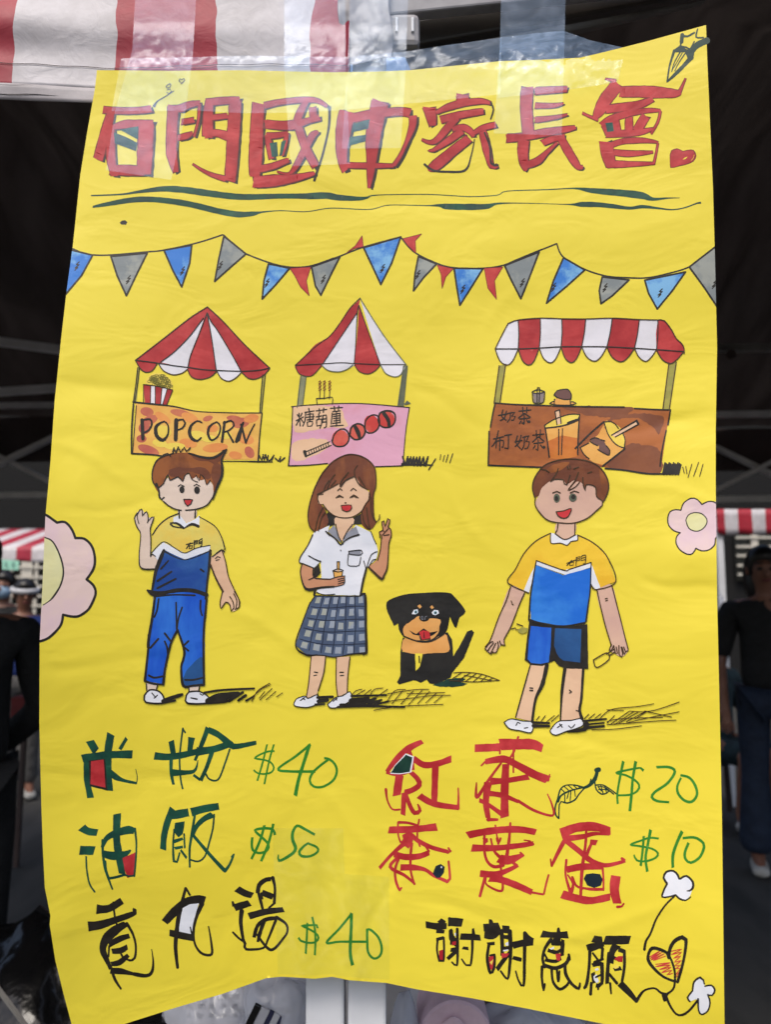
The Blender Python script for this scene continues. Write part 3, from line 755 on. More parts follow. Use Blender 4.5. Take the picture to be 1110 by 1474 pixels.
d.line('ink', BK, "434,336 500,295 600,262 668,262", "668,262,7 655,300,8 560,336,8 440,352,7 434,336,6", "440,352,8 455,450,8 467,546,9", "668,265,7 660,400,8 656,530,8", "505,242 518,330", "535,232 546,322", "505,242 535,232", "530,360 530,530", "555,356 548,530", "590,318,10 650,296,10",
       "830,310 862,400 912,462 968,486", "830,312 880,310 905,325 928,355", "955,385 972,430 966,486", "828,312,9 740,388,9 640,488,9", "672,482 730,452", "672,482 700,530 732,556", "970,490,9 900,545,9 822,606,9", "882,400,7 1050,302,9", "906,412,6 1060,328,7", "1048,304,12 1060,326,12",
       "740,430 770,416 800,425", "810,430 838,438", "846,470 870,500 866,532", "790,495 830,520 860,534", "738,440 762,458 790,470", "352,112 390,96 436,110", "354,116 364,184 426,182 436,112", "354,118 400,124 436,112", "386,184 388,84 402,84 400,180",
       "498,132 520,104 560,96 592,96 614,130 612,158 570,164 520,150 498,132", "502,160 500,192", "606,165 608,194", "470,188 490,176 500,176", "470,188 510,198 600,200 646,188 625,178 612,178", w=6)
d.line('ink', BK, "105,186,7 250,196,7 370,200,9 480,204,7", "490,206,7 700,210,8 966,213,8", "1035,222,8 1150,228,8 1260,232,8", "105,190,8 90,260,8 75,345,8", "66,375,8 60,600,9", "60,600,9 200,606,9 418,614,8", "840,622,9 960,632,9 1110,655,9 1215,658,9",
       "1274,232,9 1258,330,9", "1246,368,8 1218,500,8 1205,606,9")
d.fr(780, 560)
for k in range(12): d.line('ink', BK, "%d,%d,9 %d,%d,9" % (806 + k * 9.6, 566 + 3 * (k % 2), 822 + k * 9.6, 492 + 6 * (k % 3)))
d.line('ink', BI, "940,520 950,560", "960,515 968,565", "1000,500 975,588", "1045,488 1012,580", "1075,500 1052,580", w=3)
d.fr(*I)
d.line('ink', BI, PLAIN(tops[:4]), PLAIN(tops[3:]), "893,72 925,76 960,120 985,165 1012,190 1024,215 1024,240", "145,88 112,150 80,216", "132,293 103,490", "100,300 74,488", "948,285 918,515", "985,283 950,518", w=4.5)
d.line('ink', BK, PLAIN(hems), *[PLAIN([tops[k], ((tops[k][0] + hems[k][0]) / 2 + 3, (tops[k][1] + hems[k][1]) / 2), hems[k]]) for k in range(1, 8)], w=4.5)
for k in range(8):
    h0, h1 = hems[k], hems[k + 1]
    d.line('ink', BI, PLAIN([h0, (h0[0] * .8 + h1[0] * .2, lows[k] - 22), ((h0[0] + h1[0]) / 2, lows[k]), (h0[0] * .25 + h1[0] * .75, lows[k] - 20), h1]), w=4.5)
d.build(poster, 'ink')
# ------------------------------------------------------------------ painted children and dog
K, K2, K3 = (170, 640), (170, 780), (170, 860)
d = Draw('painted_boy', 'painted waving boy in yellow and blue shirt and long blue trousers', z0=14).fr(*K)
d.fill('skin', 'skin_pale', "270,300 300,255 345,215 440,200 520,205 600,235 634,275 636,312 622,362 590,402 520,430 450,437 380,425 320,395 292,366 272,345",
       "405,430 515,425 514,490 460,522 408,490", "108,490 125,452 145,434 158,430 176,455 194,448 205,488 238,480 226,522 214,560 218,640 218,738 250,728 278,762 252,828 155,822 140,740 150,600 130,556")
d.fr(*K3).fill('skin', 'skin_pale', "190,570 258,580 260,615 195,620", "470,585 542,585 532,628 470,632", smooth=False)
d.fr(*K2).fill('skin_arm', 'skin_tan', "620,100 690,50 715,130 735,230 770,310 810,398 800,440 762,465 745,420 718,400 685,442 680,400 695,330 650,240 615,150")
d.fr(*K).fill('hair', 'hair_brown', "268,320 236,262 230,190 255,115 300,80 370,58 480,55 560,80 640,84 700,45 722,34 694,98 692,140 692,205 668,275 642,345 634,300 630,262 610,238 590,268 575,232 548,240 522,212 492,232 470,190 442,212 430,246 400,216 345,238 332,200 302,262 268,290")
d.fill('hair_shade', 'hair_dark', "480,62 560,84 650,90 700,60 690,100 640,130 600,110 540,108 500,90", "640,120 690,140 690,205 665,270 645,330 640,270 620,200", "340,170 400,150 470,160 560,150 620,200 600,235 540,200 470,180 420,205 350,215", wob=1.2)
d.fill('shirt_yellow', 'pale_yellow', "405,462 330,490 270,540 230,600 222,722 300,652 380,690 442,722 520,690 612,670 628,746 712,690 686,610 640,540 540,478 512,490 460,522 410,490", smooth=False)
d.fill('collar', 'white_paint', "368,484 408,468 455,524 520,492 542,470 540,545 500,522 440,560 395,526 366,520", smooth=False)
d.fill('chevron', 'white_paint', "225,722 300,650 372,688 442,722 520,692 612,672 614,704 440,768 310,702 262,768", smooth=False)
d.fr(*K2).fill('shirt_blue', 'navy', "305,55 445,118 614,58 606,160 592,330 580,348 400,322 262,336 226,330 250,200 275,120", smooth=False)
d.fr(*K3).fill('trousers', 'royal', "240,-40 592,-40 578,140 576,400 572,582 430,586 420,462 440,350 396,215 356,300 312,470 300,576 178,556 200,350 215,200", smooth=False)
d.fill('trouser_patch', 'dull_blue', "470,470 560,400 568,575 436,582 440,520", wob=1)
d.fill('shoe', 'white_paint', "180,645 210,615 268,622 302,660 296,702 185,696", "455,650 470,628 540,625 602,662 598,702 460,702")
d.fr(*K).fill('mouth', 'lip_red', "437,366 495,368 484,395 462,410 446,392", smooth=False)
d.line('ink', BK, "268,290,7 232,250,7 228,180,7 255,110,7 300,80,7 370,58,6", "255,262,12 272,310,10 275,350,10 290,366,9 305,352,8", "700,45,14 722,34,10 690,100,10 694,150,14 690,210,14 660,280,14 630,362,10", "470,58,8 560,84,12 640,86,14 712,40,12",
       "302,262,6 332,200,6 345,238,6 400,216,6 430,246,6 442,212,5 470,190,5 492,232,5 530,250,5", "520,205,5 540,240,5 548,200,5 575,225,5 590,268,5 612,238,5", "268,290,6 302,262,6",
       "300,72,8 330,60,8 350,78,6", "365,50,10 372,22,8 385,55,8 400,18,10 415,50,8 440,20,8 455,45,8 480,22,8", "302,378,7 330,402,7 375,428,7 420,438,7", "450,437,7 520,430,7 590,404,7 630,350,7",
       "400,278 415,266 440,278", "505,274 522,264 545,278", "437,366,7 495,368,7 484,395,6 462,410,7 446,392,6 437,366,6", "405,440,8 408,490,8", "515,430,7 512,488,8", w=5)
d.ell('ink', BK, 425, 300, 17, 23).ell('ink', BK, 525, 303, 19, 25)
d.line('ink', BK, "348,522,6 392,524,12 436,556,12", "442,556,6 490,530,14 534,544,14", "350,530,10 366,545,8 432,556,6", "400,460,7 330,490,7 270,540,7 228,602,7", "540,480,4 640,540,5 686,610,6 712,695,7", "628,746,6 690,700,8 708,712,8", "222,722,4 300,648,4 380,690,4 442,722,4 520,690,4 612,670,4",
       "108,490,6 125,455,6 128,490,5", "125,470 145,434,6 158,430,6 162,475", "166,470 190,446,6 200,490 196,520", "200,510 225,482 238,482,6 226,522,6 214,560,6 218,640,6 216,745,6", "108,490,6 118,530,6 130,556,6 150,600,5 140,740,5 155,822,8 255,828,8", "128,490 138,525", "216,740,6 230,730,6 250,745,5",
       "648,758 662,745 680,752", "652,770 672,765", w=5)
d.line('ink', BK, "455,665 498,655", "480,655 455,692", "474,675 493,672 490,692 474,692 474,675", "507,640 505,690", "507,642 528,638 528,658 507,662", "507,650 526,648", "537,640 558,626 555,678 548,676", "537,640 538,660 555,656", "538,650 556,646", w=6)
d.fr(*K2)
d.line('ink', BK, "305,55,14 275,130,26 250,200,18 225,330,10", "614,58,14 606,160,14 592,280,10 584,378,14", "305,62,8 445,118,4 612,60,6", "195,322,10 240,345,40 300,340,26 400,322,22 500,325,22 588,352,22", "245,362,12 380,352,8 510,356,10", "245,370,12 228,500,14 205,640,16 200,700,16", "590,375,12 578,510,12",
       "335,125,8 285,180,10", "355,198,10 300,235,12 262,260,12", "384,246,10 262,308,12", "550,182,10 570,198,10", "386,404,9 388,480,9 390,580,9", "426,436,9 402,510,9 392,580,9", "270,380,10 258,460,10 240,500,10", "550,390,10 548,450,10 560,490,9", "310,608,11 350,660,11", "310,662,10 326,700,10 330,740,9", "268,645,11 215,705,12",
       "468,660,11 432,694,10", "440,700,9 468,724,10")
d.line('ink', BI, "690,50 715,130 735,230 770,310 810,398 800,440 778,448", "615,150,9 650,240,9 698,330,11", "695,330 680,400 685,442 718,400 745,420 752,462 770,440 765,400 744,364", "770,345 790,390 785,440", "775,330 805,385 806,425", w=6)
d.fr(*K3)
d.line('ink', BK, "205,250,14 200,350,12 178,555,14", "178,555,14 240,575,10 300,578,10", "312,470,12 300,578,14", "396,215,12 350,310,12 312,478,12", "396,215,11 440,350,14 432,420,13 420,462,12 434,586,14 500,586,12 572,580,14", "576,140,12 568,300,12 572,580,12", "205,518,11 240,534,11 296,524,10", "446,548,10 500,548,10 560,534,9",
       "188,575,7 190,618,7", "262,585,7 255,612,7", "470,592,7 472,628,7", "542,592,7 536,624,7", "180,645,10 210,615,9 268,622,9 302,660,9 296,702,10 185,696,10 176,650,10", "455,650,9 470,630,9 540,625,9 602,662,8 598,702,10 460,702,10 455,650,9", "225,635 250,665", "240,670 262,650", "485,668,7 525,676,9", "545,640 560,650 570,645", w=6)
d.line('ink', BK, "300,690,26 350,670,28 425,645,16", "285,705,10 380,685,12", "575,632,12 700,615,12 905,605,11", "600,690,44 660,670,60 720,655,50 800,640,30", "600,700,18 720,690,14 790,655,14 740,690,12 830,630,14", "800,685,14 850,650,14", "852,686,12 905,656,10")
d.line('ink', BI, "890,690 930,620 1010,570", "900,655 960,605 1015,580", "945,680 1025,605", "985,680 1050,625", "1055,660 1095,634", "975,625 940,670", w=3.5)
d.build(poster, 'ink')

L_, L2, L3 = (400, 640), (400, 780), (400, 860)
d = Draw('painted_girl', 'painted long-haired girl in white blouse and plaid skirt holding a cup', z0=14).fr(*L_)
d.fill('hair_back', 'black_ink', "330,450 395,480 392,530 340,545 300,520", "495,490 570,450 560,530 505,532", smooth=False)
d.fill('hair', 'hair_chestnut', "330,150 370,110 450,70 520,68 590,95 640,145 652,200 652,280 636,340 640,480 658,515 612,568 562,535 556,450 600,350 606,300 560,300 500,230 440,260 320,312 265,332 270,380 292,402 320,450 336,520 302,560 246,582 210,540 200,470 215,380 245,290 290,200")
d.fill('skin', 'skin_tan', "268,335 320,310 400,268 510,212 560,280 610,320 606,365 580,402 555,446 500,480 440,488 380,475 330,440 300,398 270,392 264,352", "388,480 495,480 502,535 428,640 384,545")
d.fill('fringe', 'hair_chestnut', "262,330 290,230 340,150 430,95 520,80 600,110 645,190 640,300 605,300 562,288 512,212 450,240 420,280 405,262 330,305")
d.fill('blouse', 'white_paint', "345,538 240,585 200,670 150,748 143,785 165,792 240,822 285,775 290,880 255,985 300,995 380,1002 552,1004 588,830 600,812 655,762 668,710 655,660 620,585 520,535 440,640 420,668 330,590", smooth=False)
d.fill('collar', 'collar_grey', "332,578 375,535 400,580 415,640 428,660 380,620", "520,545 540,592 480,620 430,655 440,610 480,570", "472,710 556,703 552,735 474,728", smooth=False)
d.fr(*L2).fill('skin_arm', 'skin_arm', "160,150 235,175 236,235 350,250 400,232 440,226 446,256 436,280 372,300 205,318 172,292 150,205", smooth=False)
d.fr(*L_).fill('skin_arm', 'skin_arm', "690,622 680,700 660,770 604,816 640,852 690,895 724,830 740,712 742,650 756,600 750,562 736,550 746,502 732,494 716,536 706,508 693,515 700,562 676,582")
d.fr(*L2).fill('sleeve_gap', 'black_ink', "240,180 272,140 285,205 255,238 236,236", smooth=False)
d.fill('cup', 'tea_light', "368,192 432,192 425,236 376,240", "395,132 410,132 410,190 395,190", smooth=False)
d.fill('skin_hand', 'skin_arm', "345,252 400,234 446,228 444,250 436,282 372,300", smooth=False)
d.fill('skirt', 'slate', "250,358 400,362 550,362 576,350 586,450 589,738 500,746 380,765 190,752 118,688 170,520 215,402", smooth=False)
# plaid
tl, tr, bl, br = (245, 365), (570, 352), (128, 700), (588, 742)
def bil(u, v):
    x = (tl[0] * (1 - u) + tr[0] * u) * (1 - v) + (bl[0] * (1 - u) + br[0] * u) * v
    y = (tl[1] * (1 - u) + tr[1] * u) * (1 - v) + (bl[1] * (1 - u) + br[1] * u) * v + 26 * math.sin(u * math.pi) * v
    return x, y
for r_ in range(5):
    for c_ in range(6):
        u0, v0 = (c_ + .28) / 6 + .01 * ((r_ * 3 + c_) % 3), (r_ + .06 + .05 * ((c_ * 5 + r_) % 3)) / 4.7
        u1, v1 = u0 + .088, min(.985, v0 + .115)
        d.fill('plaid_square', 'plaid_light', PLAIN([bil(u0, v0), bil(u1, v0), bil(u1, v1), bil(u0, v1)]), smooth=False, wob=.8)
for c_ in range(1, 6): d.line('plaid_line', 'plaid_line', PLAIN([bil(c_ / 6 + .012 * math.sin(q + c_), q / 6) for q in range(7)]), w=6)
for v in (.2, .42, .62, .84): d.line('plaid_line', 'plaid_line', PLAIN([bil(q / 6, v + .012 * math.sin(q)) for q in range(7)]), w=6)
d.fr(*L3).fill('skin_leg', 'skin_tan', "222,388 318,390 305,500 268,620 255,652 190,668 205,560", "390,395 480,393 466,520 462,632 400,662 388,560", smooth=False)
d.fill('shoe', 'white_paint', "105,712 122,676 180,655 200,672 262,648 268,702 200,730 120,724", "330,712 390,662 430,655 480,626 486,682 400,730 345,732")
d.fr(*L_).fill('mouth', 'lip_red', "422,406 488,404 485,435 455,447 430,436")
d.line('ink', BI, "330,150 290,200 245,290 215,380 200,470 212,545 246,582", "330,150 370,110 450,70 520,68 590,95 640,145 652,200 652,280 636,340 640,480 658,515 676,490 678,468", "512,212,7 450,240,9 418,282,9 420,250,7 470,185,6", "400,262,6 330,300,6 265,330,6", "512,212,6 510,170,5 530,140,5", "516,220,7 545,270,7 590,295,6",
       "330,290 350,240 380,200", "355,275 385,240", "300,320 320,270 340,240", "540,215 560,250 580,280", "610,320 606,370", "300,398 320,435", "246,582 270,480 300,420", "270,575 290,490 320,450", "560,450 575,520 612,568", "590,420 600,500 612,560", "620,350 622,440 640,500",
       "268,335 264,360 275,392", "265,332,8 300,330,6", "300,398 335,442 380,475 440,488 500,480 555,446 580,402 606,365 612,325", "398,306 412,293 428,304", "485,306 503,291 522,306", "388,354,6 410,337,6 434,352,6", "482,352,6 505,335,6 534,354,6", "398,350 412,345 424,350", "492,350 508,344 522,352", "422,406 488,404 485,435 455,447 430,436 422,406", w=5.5)
d.ell('ink', BI, 450, 388, 7, 4)
d.line('ink', BK, "385,530 400,600 425,650", "498,530 460,580 435,630", "330,590,8 380,625,8 418,668,8 440,648,6", "420,668 430,655 480,620,8 540,600,10", "320,578,8 345,604,8", "472,710 556,703 552,735 474,728 472,710", "470,730 466,800 500,808 540,804 552,750", "418,702 420,708",
       "232,600,6 200,670,6 150,748,6 143,785,6 165,792,6 240,822,6", "205,740,6 250,765,7 285,778,8", "620,580 640,630 655,662", "662,712 625,730 600,790 588,830", "655,762 632,768 604,816", "572,775 585,820", w=5)
d.line('ink', BI, "690,622 682,700 664,770", "604,816,10 645,855,12 692,895,14 708,868,9 728,820,8 736,720,6 740,655,6 756,602,6 750,562,6 736,550,6", "676,582 680,620", "676,582 700,570 712,585 700,600", "700,565 693,515 706,508 714,545 732,494 746,502 734,548", "712,585 735,560", "706,605 740,600", "690,600 692,622", w=6)
d.fr(*L2)
d.line('ink', BK, "160,150,6 150,205,6 172,292,10 205,318,16 290,304,12 372,298,10", "235,175,6 238,235,7 280,245,7 350,248,6", "205,252 240,238,7", "350,248 400,232 446,226", "400,250 444,240", "404,264 446,252", "402,280 440,268", "372,300 436,284 446,256 444,228", "368,192 376,238", "432,192 426,230", "366,192 400,180 436,190 400,200 366,192", "395,132 395,180", "410,132 410,180", "394,132 411,132",
       "588,180,11 565,270,11 550,355,11", "248,312,12 242,352,12", "260,335 300,352 380,348", "550,355,12 578,345,12 584,400,14 586,560,12 589,735,14 570,748,10", "250,358 400,362 550,362", "215,402,6 170,520,6 118,688,7 190,752,10 260,752,8", "245,362 212,410", "190,752,7 300,756,6 380,766,5 500,746,7 589,740,12", w=5)
d.fr(*L3)
d.line('ink', BI, "222,390 206,560 190,660", "318,390 305,500 268,620", "390,398 388,560 398,655", "480,396 466,520 462,628", w=6)
d.line('ink', BK, "244,496,7 264,500,7", "240,520 258,516", "414,498,7 436,498,7", "416,520 438,518", "105,712 122,676 180,655 200,672 262,648 268,702 200,730 120,724 105,712", "330,712 390,662 430,655 480,626 486,682 400,730 345,732 330,712", "150,685 178,665", "165,670 180,680", "368,690 395,670", "385,665 392,682", "265,640 270,660", w=6)
d.line('ink', BK, "265,665,16 365,660,14", "270,690,26 330,682,24", "250,712,12 310,708,10", "490,655,12 600,652,11 722,648,11", "490,690,40 560,685,44 600,672,26", "420,716,20 540,715,16 640,716,10", "400,728,12 600,722,12 842,728,11", "560,710,14 650,670,14 600,710,12 690,680,12 640,712,10 735,690,11")
d.line('ink', BI, "490,650 520,620 560,610", "520,650 580,615", "570,650 620,612", "610,660 640,612 700,602", "660,660 730,610", "640,750 800,725 1100,710", "720,700 780,620 850,612", "760,705 830,620", "820,708 900,622", "870,712 960,618", "930,705 1010,625", "985,700 1060,632", "1040,700 1100,650", "730,640 900,614 1005,610", "860,640 1110,632", "740,690 1000,655 1150,650", w=3.5)
d.build(poster, 'ink')

d = Draw('painted_dog', 'painted sitting black and tan puppy with its tongue out', z0=6).fr(530, 830)
d.fill('shadow_hatch', 'dark_green', "430,722 520,690 600,672 650,680 620,700 660,712 600,732 480,730", wob=1.5)
DB = 'dog_black'
d.fill('coat', DB, "120,190 140,155 220,125 300,112 520,105 580,140 650,232 610,270 586,342 556,292 545,265 528,350 500,385 420,430 330,430 240,400 205,350 200,310 172,328 160,300 132,240")
d.fill('coat', DB, "215,500 312,508 316,628 345,600 366,512 540,498 560,542 610,460 660,365 690,354 706,372 640,540 560,640 550,672 455,715 410,712 390,685 352,706 320,692 300,690 208,718 192,702 215,660", smooth=False)
d.fill('coat', DB, "505,375 530,370 560,420 568,560 530,560 538,450", "232,405 250,412 230,450 228,500 214,505 222,440", smooth=False)
d.fill('tan', 'dog_tan', "240,330 290,295 340,262 370,300 410,280 480,285 476,330 466,376 420,420 340,424 246,402 234,370", "244,410 330,432 420,428 510,380 536,440 536,500 420,510 330,516 230,496 226,450", wob=.8)
d.fill('tan', 'dog_tan', "328,195 345,184 358,200 344,214", "412,202 424,190 440,206 425,216")
d.fill('gap', 'yellow_gap', "312,510 362,512 345,598 318,626", smooth=False)
d.fill('mouth_black', DB, "270,355 320,382 370,344 410,372 466,362 440,385 410,400 340,392 300,385", "340,395 348,424 418,420 414,395", smooth=False)
d.fill('tongue', 'lip_red', "340,370 365,358 408,366 414,410 358,420", smooth=False)
d.fill('eye_white', 'white_paint', "290,250 305,222 330,218 334,238 318,250", "424,238 440,222 465,224 472,244 450,258 430,252")
d.ell('iris', 'eye_blue', 318, 235, 11, 12).ell('iris', 'eye_blue', 448, 240, 12, 12)
d.ell('pupil', DB, 318, 236, 6, 7).ell('pupil', DB, 449, 241, 7, 7)
d.ell('nose', DB, 374, 274, 34, 24)
d.line('nose_line', 'collar_grey', "352,268 362,262 368,285 358,288 352,268", "378,288 380,266 392,264", w=2.5)
d.line('ink', DB, "340,530,8 342,572,9", "372,372,5 374,408,6", "235,395,9 330,430,9 420,430,9 505,382,9")
d.line('ink', BI, "570,640 650,636 760,650 875,690", "540,690 700,700 872,690", "560,680 620,640", "600,690 680,640", "650,695 720,645", "700,698 760,648", "750,698 790,660", "640,655 820,690", "800,690 835,672", w=4)
d.build(poster, 'coat')

N, N2, N3 = (690, 640), (690, 780), (690, 900)
d = Draw('painted_boy', 'painted short-haired boy in gold shirt and blue shorts', z0=14).fr(*N)
d.fill('skin', 'skin_rose', "394,342 420,280 490,232 560,225 700,240 772,280 782,345 822,375 820,402 780,440 720,490 640,520 560,523 460,505 400,450 374,390", "525,515 638,512 636,598 572,632 508,592")
d.fr(*N2).fill('skin_arm', 'skin_rose', "208,298 302,338 266,420 212,560 165,650 172,690 145,686 122,722 76,746 36,704 75,650 130,500", "783,318 882,288 932,480 972,640 992,722 945,766 905,742 868,722 880,690 840,560")
d.fr(*N3).fill('skin_leg', 'skin_tan', "338,255 445,262 416,400 372,490 356,640 242,614 290,440", "568,280 694,280 682,500 668,625 536,634 548,480", smooth=False)
d.fr(*N).fill('hair', 'hair_dark', "370,352 354,290 370,220 430,142 520,106 620,96 720,110 800,150 850,220 862,290 842,352 826,378 782,346 772,282 712,265 700,300 690,262 650,245 600,302 636,236 582,266 560,235 490,235 420,285 396,342")
d.fill('hair_light', 'hair_brown', "800,160 848,230 856,300 835,350 815,330 810,240", "440,170 520,125 600,118 560,160 480,190", wob=1.2)
d.fill('shirt_gold', 'gold', "475,590 380,640 300,722 240,832 190,918 330,988 376,786 580,836 746,782 776,962 908,912 852,748 760,655 655,600 580,668 480,655", smooth=False)
d.fill('collar', 'white_paint', "475,588 502,592 570,634 650,600 656,636 610,646 586,671 540,656 480,656", smooth=False)
d.fr(*N2).fill('panel', 'white_paint', "380,125 565,190 746,135 746,168 580,222 374,152", "376,150 332,340 294,330 330,240", "745,140 806,305 775,318 745,282", smooth=False)
d.fill('shirt_blue', 'bright_blue', "378,155 560,222 745,172 736,380 710,532 560,562 345,522 338,380", smooth=False)
d.fill('shorts_black', 'black_ink', "335,515 420,545 560,565 720,548 726,845 580,842 530,825 500,790 470,802 420,825 345,818 302,785 318,640", smooth=False)
d.fill('shorts', 'royal', "345,560 480,572 475,700 462,800 410,812 345,806 322,780 330,660", smooth=False)
d.fill('shorts_dark', 'dull_blue', "505,575 680,580 672,802 560,790 535,770 515,740 498,690", smooth=False)
d.fr(*N3).fill('shoe', 'white_paint', "165,645 210,622 290,636 355,645 346,712 270,700 200,686", "470,702 500,660 535,636 610,632 680,620 692,662 640,688 580,705 510,730 480,718")
d.fr(*N).fill('mouth', 'lip_red', "512,448 560,442 613,427 592,480 560,491 526,476", smooth=False)
d.line('ink', BI, "370,352 354,290 370,220 430,142 520,106 620,96 720,110 800,150 850,220 862,290 842,352 826,378", "374,352 372,400 400,450 460,505 560,523 640,520 720,490 780,440 820,402 820,376 782,346 772,282 712,268 706,304 692,265 690,220", "526,160 510,200 474,246 500,232 558,235 568,262 584,268 605,205", "660,185 640,236 592,304 640,282 668,250",
       "415,165 440,170 465,185", "585,145 592,162", "604,142 606,160", "630,162 660,150", "722,190 748,182", "490,322 515,312 540,322", "606,322 632,310 662,320", "512,448 560,442 613,427 592,480 560,491 526,476 512,448", "525,525 518,570 505,592", "638,520 636,598", "505,592 570,632 640,600", w=6.5)
d.ell('eye', 'dark_post', 516, 356, 21, 29).ell('eye', 'dark_post', 623, 353, 26, 27)
d.ell('pupil', BK, 514, 360, 12, 18).ell('pupil', BK, 626, 350, 14, 16)
d.line('ink', BI, "475,590 478,656 540,656 586,671 610,646 656,636 654,602", "475,590 380,640 300,722 240,832 190,918 330,988", "655,602 760,655 852,748 908,912 776,965 745,930", "380,772 565,838 600,830 745,784", "380,772 375,800 360,870", w=6)
d.line('ink', BK, "583,790 640,768", "615,770 584,805", "604,785 628,782 625,802 602,804 604,785", "646,750 644,805", "646,752 668,745 668,770 646,774", "646,762 666,758", "678,745 708,735 704,795 694,792", "678,745 678,772 704,765", "678,758 704,750", w=4)
d.fr(*N2)
d.line('ink', BK, "374,150,6 345,330,8 338,400,9 330,520,10", "745,140,6 738,320,7 725,420,8 710,530,10", "335,520,14 420,545,12 560,560,8 700,540,12")
d.line('ink', BI, "208,298 180,390 130,500 75,650 40,698 38,712 60,680 90,662", "302,338 266,420 212,560 165,650 172,688 145,684 135,660", "52,728 95,672", "75,744 110,675", "40,712 52,728 62,722", "62,735 78,746 92,732", "95,738 112,738 128,690 122,665", "783,318 810,440 840,560 880,690", "882,288 932,480 972,640 992,722 975,730 962,700", "880,682 865,722 878,722 895,690", "895,690 908,742 920,740 912,700", "930,690 932,750 948,766 955,745 945,700", "950,700 965,745 975,730",
       "760,785 848,738 866,778 782,836 760,785", "848,745 900,712", "864,758 905,730", w=6.5)
d.line('ink', BI, "212,392 218,404", "218,412 226,418", "840,378 852,376", "842,392 854,388", "212,580 240,572 245,585 320,578", "250,545 290,560", w=6)
d.fill('smudge', 'olive', "255,585 290,568 322,574 316,600 285,612 262,600")
d.fr(*N3)
d.line('ink', BK, "340,262,7 290,440,8 242,612,7", "450,265,26 420,390,22 375,490,14 352,636,14", "570,285,18 552,420,16 546,500,12 540,630,9", "692,288,14 680,480,13 668,560,14 684,620,18", "338,416,7 356,418,7", "338,432,7 356,434,7", "600,430 612,440", "600,450 614,442", "645,566 668,572",
       "165,645 210,622 290,636 355,645 346,712 270,700 200,686 165,645", "470,702 500,660 535,636 610,632 680,620 692,662 640,688 580,705 510,730 480,718 470,702", "245,665 255,645 272,652", "300,684 322,680", "520,680 550,660", "535,655 552,678", "595,668 612,684 636,660", w=6)
d.line('ink', BK, "355,645,14 465,650,11", "360,668,20 465,670,12", "590,708,10 700,690,30 712,660,40", "690,636,12 845,622,10", "720,680,16 830,670,12", "700,660,10 830,648,10")
d.line('ink', BI, "380,630 400,605", "410,640 440,600", "450,640 500,600", "480,640 530,596", "700,620 730,590", "730,620 770,588", "770,618 810,588", "750,695 900,690 1080,668", "800,622 880,560 1050,540 1160,522", "850,650 900,600", "870,660 1000,570", "900,660 1030,572", "930,650 1060,575", "980,640 1110,570", "1040,620 1110,575", "850,660 1000,650 1180,636 1310,630", "960,655 1100,620 1330,575",
       "1000,570 1100,575 1200,555 1330,510", "1100,570 1280,610", "850,562 960,565", "850,640 950,620 1220,612", w=3.5)
d.build(poster, 'ink')

# ------------------------------------------------------------------ painted flowers at both edges
d = Draw('painted_flower', 'large pale pink painted flower cut off by the sheet edge').fr(0, 700)
d.fill('petal', 'petal', "250,160 305,190 380,240 430,240 475,285 500,345 560,350 610,400 630,480 620,550 575,620 620,660 635,715 600,800 570,830 520,865 420,855 400,925 340,995 268,1030 200,1040", smooth=False, clip=True)
d.fill('pistil', 'pistil', "230,320 295,340 350,370 400,470 420,570 400,660 350,740 290,785 230,800", clip=True)
d.line('petal_outline', BK, "250,168 310,194 345,218 378,242", "378,242 430,238 475,285 500,345", "500,345 560,350 610,400 630,480 620,550 575,620", "575,620 620,660 635,715 600,800 570,835 520,865 470,866 418,855", "418,855 402,925 340,995 290,1024 240,1036", w=14, clip=True)
d.line('petal_outline', BK, "260,325,7 295,340,7 350,370,8 400,470,9 420,570,9 400,660,9 350,740,10 320,768,4 285,790,4", clip=True)
d.build(poster, 'petal')
d = Draw('painted_flower', 'small pale pink painted flower with yellow centre').fr(870, 680)
d.fill('petal', 'petal', "512,252 530,205 580,172 620,180 652,214 690,195 730,196 770,215 775,430 742,440 738,480 700,515 650,522 612,505 590,540 555,545 505,515 480,470 485,425 508,402 465,388 430,350 425,300 440,262 475,248", clip=True)
d.ell('pistil', 'pistil', 614, 330, 70, 62)
d.line('petal_outline', BK, "512,252 530,205 580,172 620,180 652,214", "652,214 690,195 730,196 770,222", "512,252 475,248 440,262 425,300 430,350 465,388 508,402", "508,402 485,425 480,470 505,515 555,545 590,540 612,505", "612,505 650,522 700,515 738,480 742,440 770,415", "748,296 775,300", w=7, clip=True)
d.line('petal_outline', BK, "545,320 560,285 600,268 650,275 684,310 682,345 655,378 612,392 565,372 545,320", w=6)
d.build(poster, 'petal')
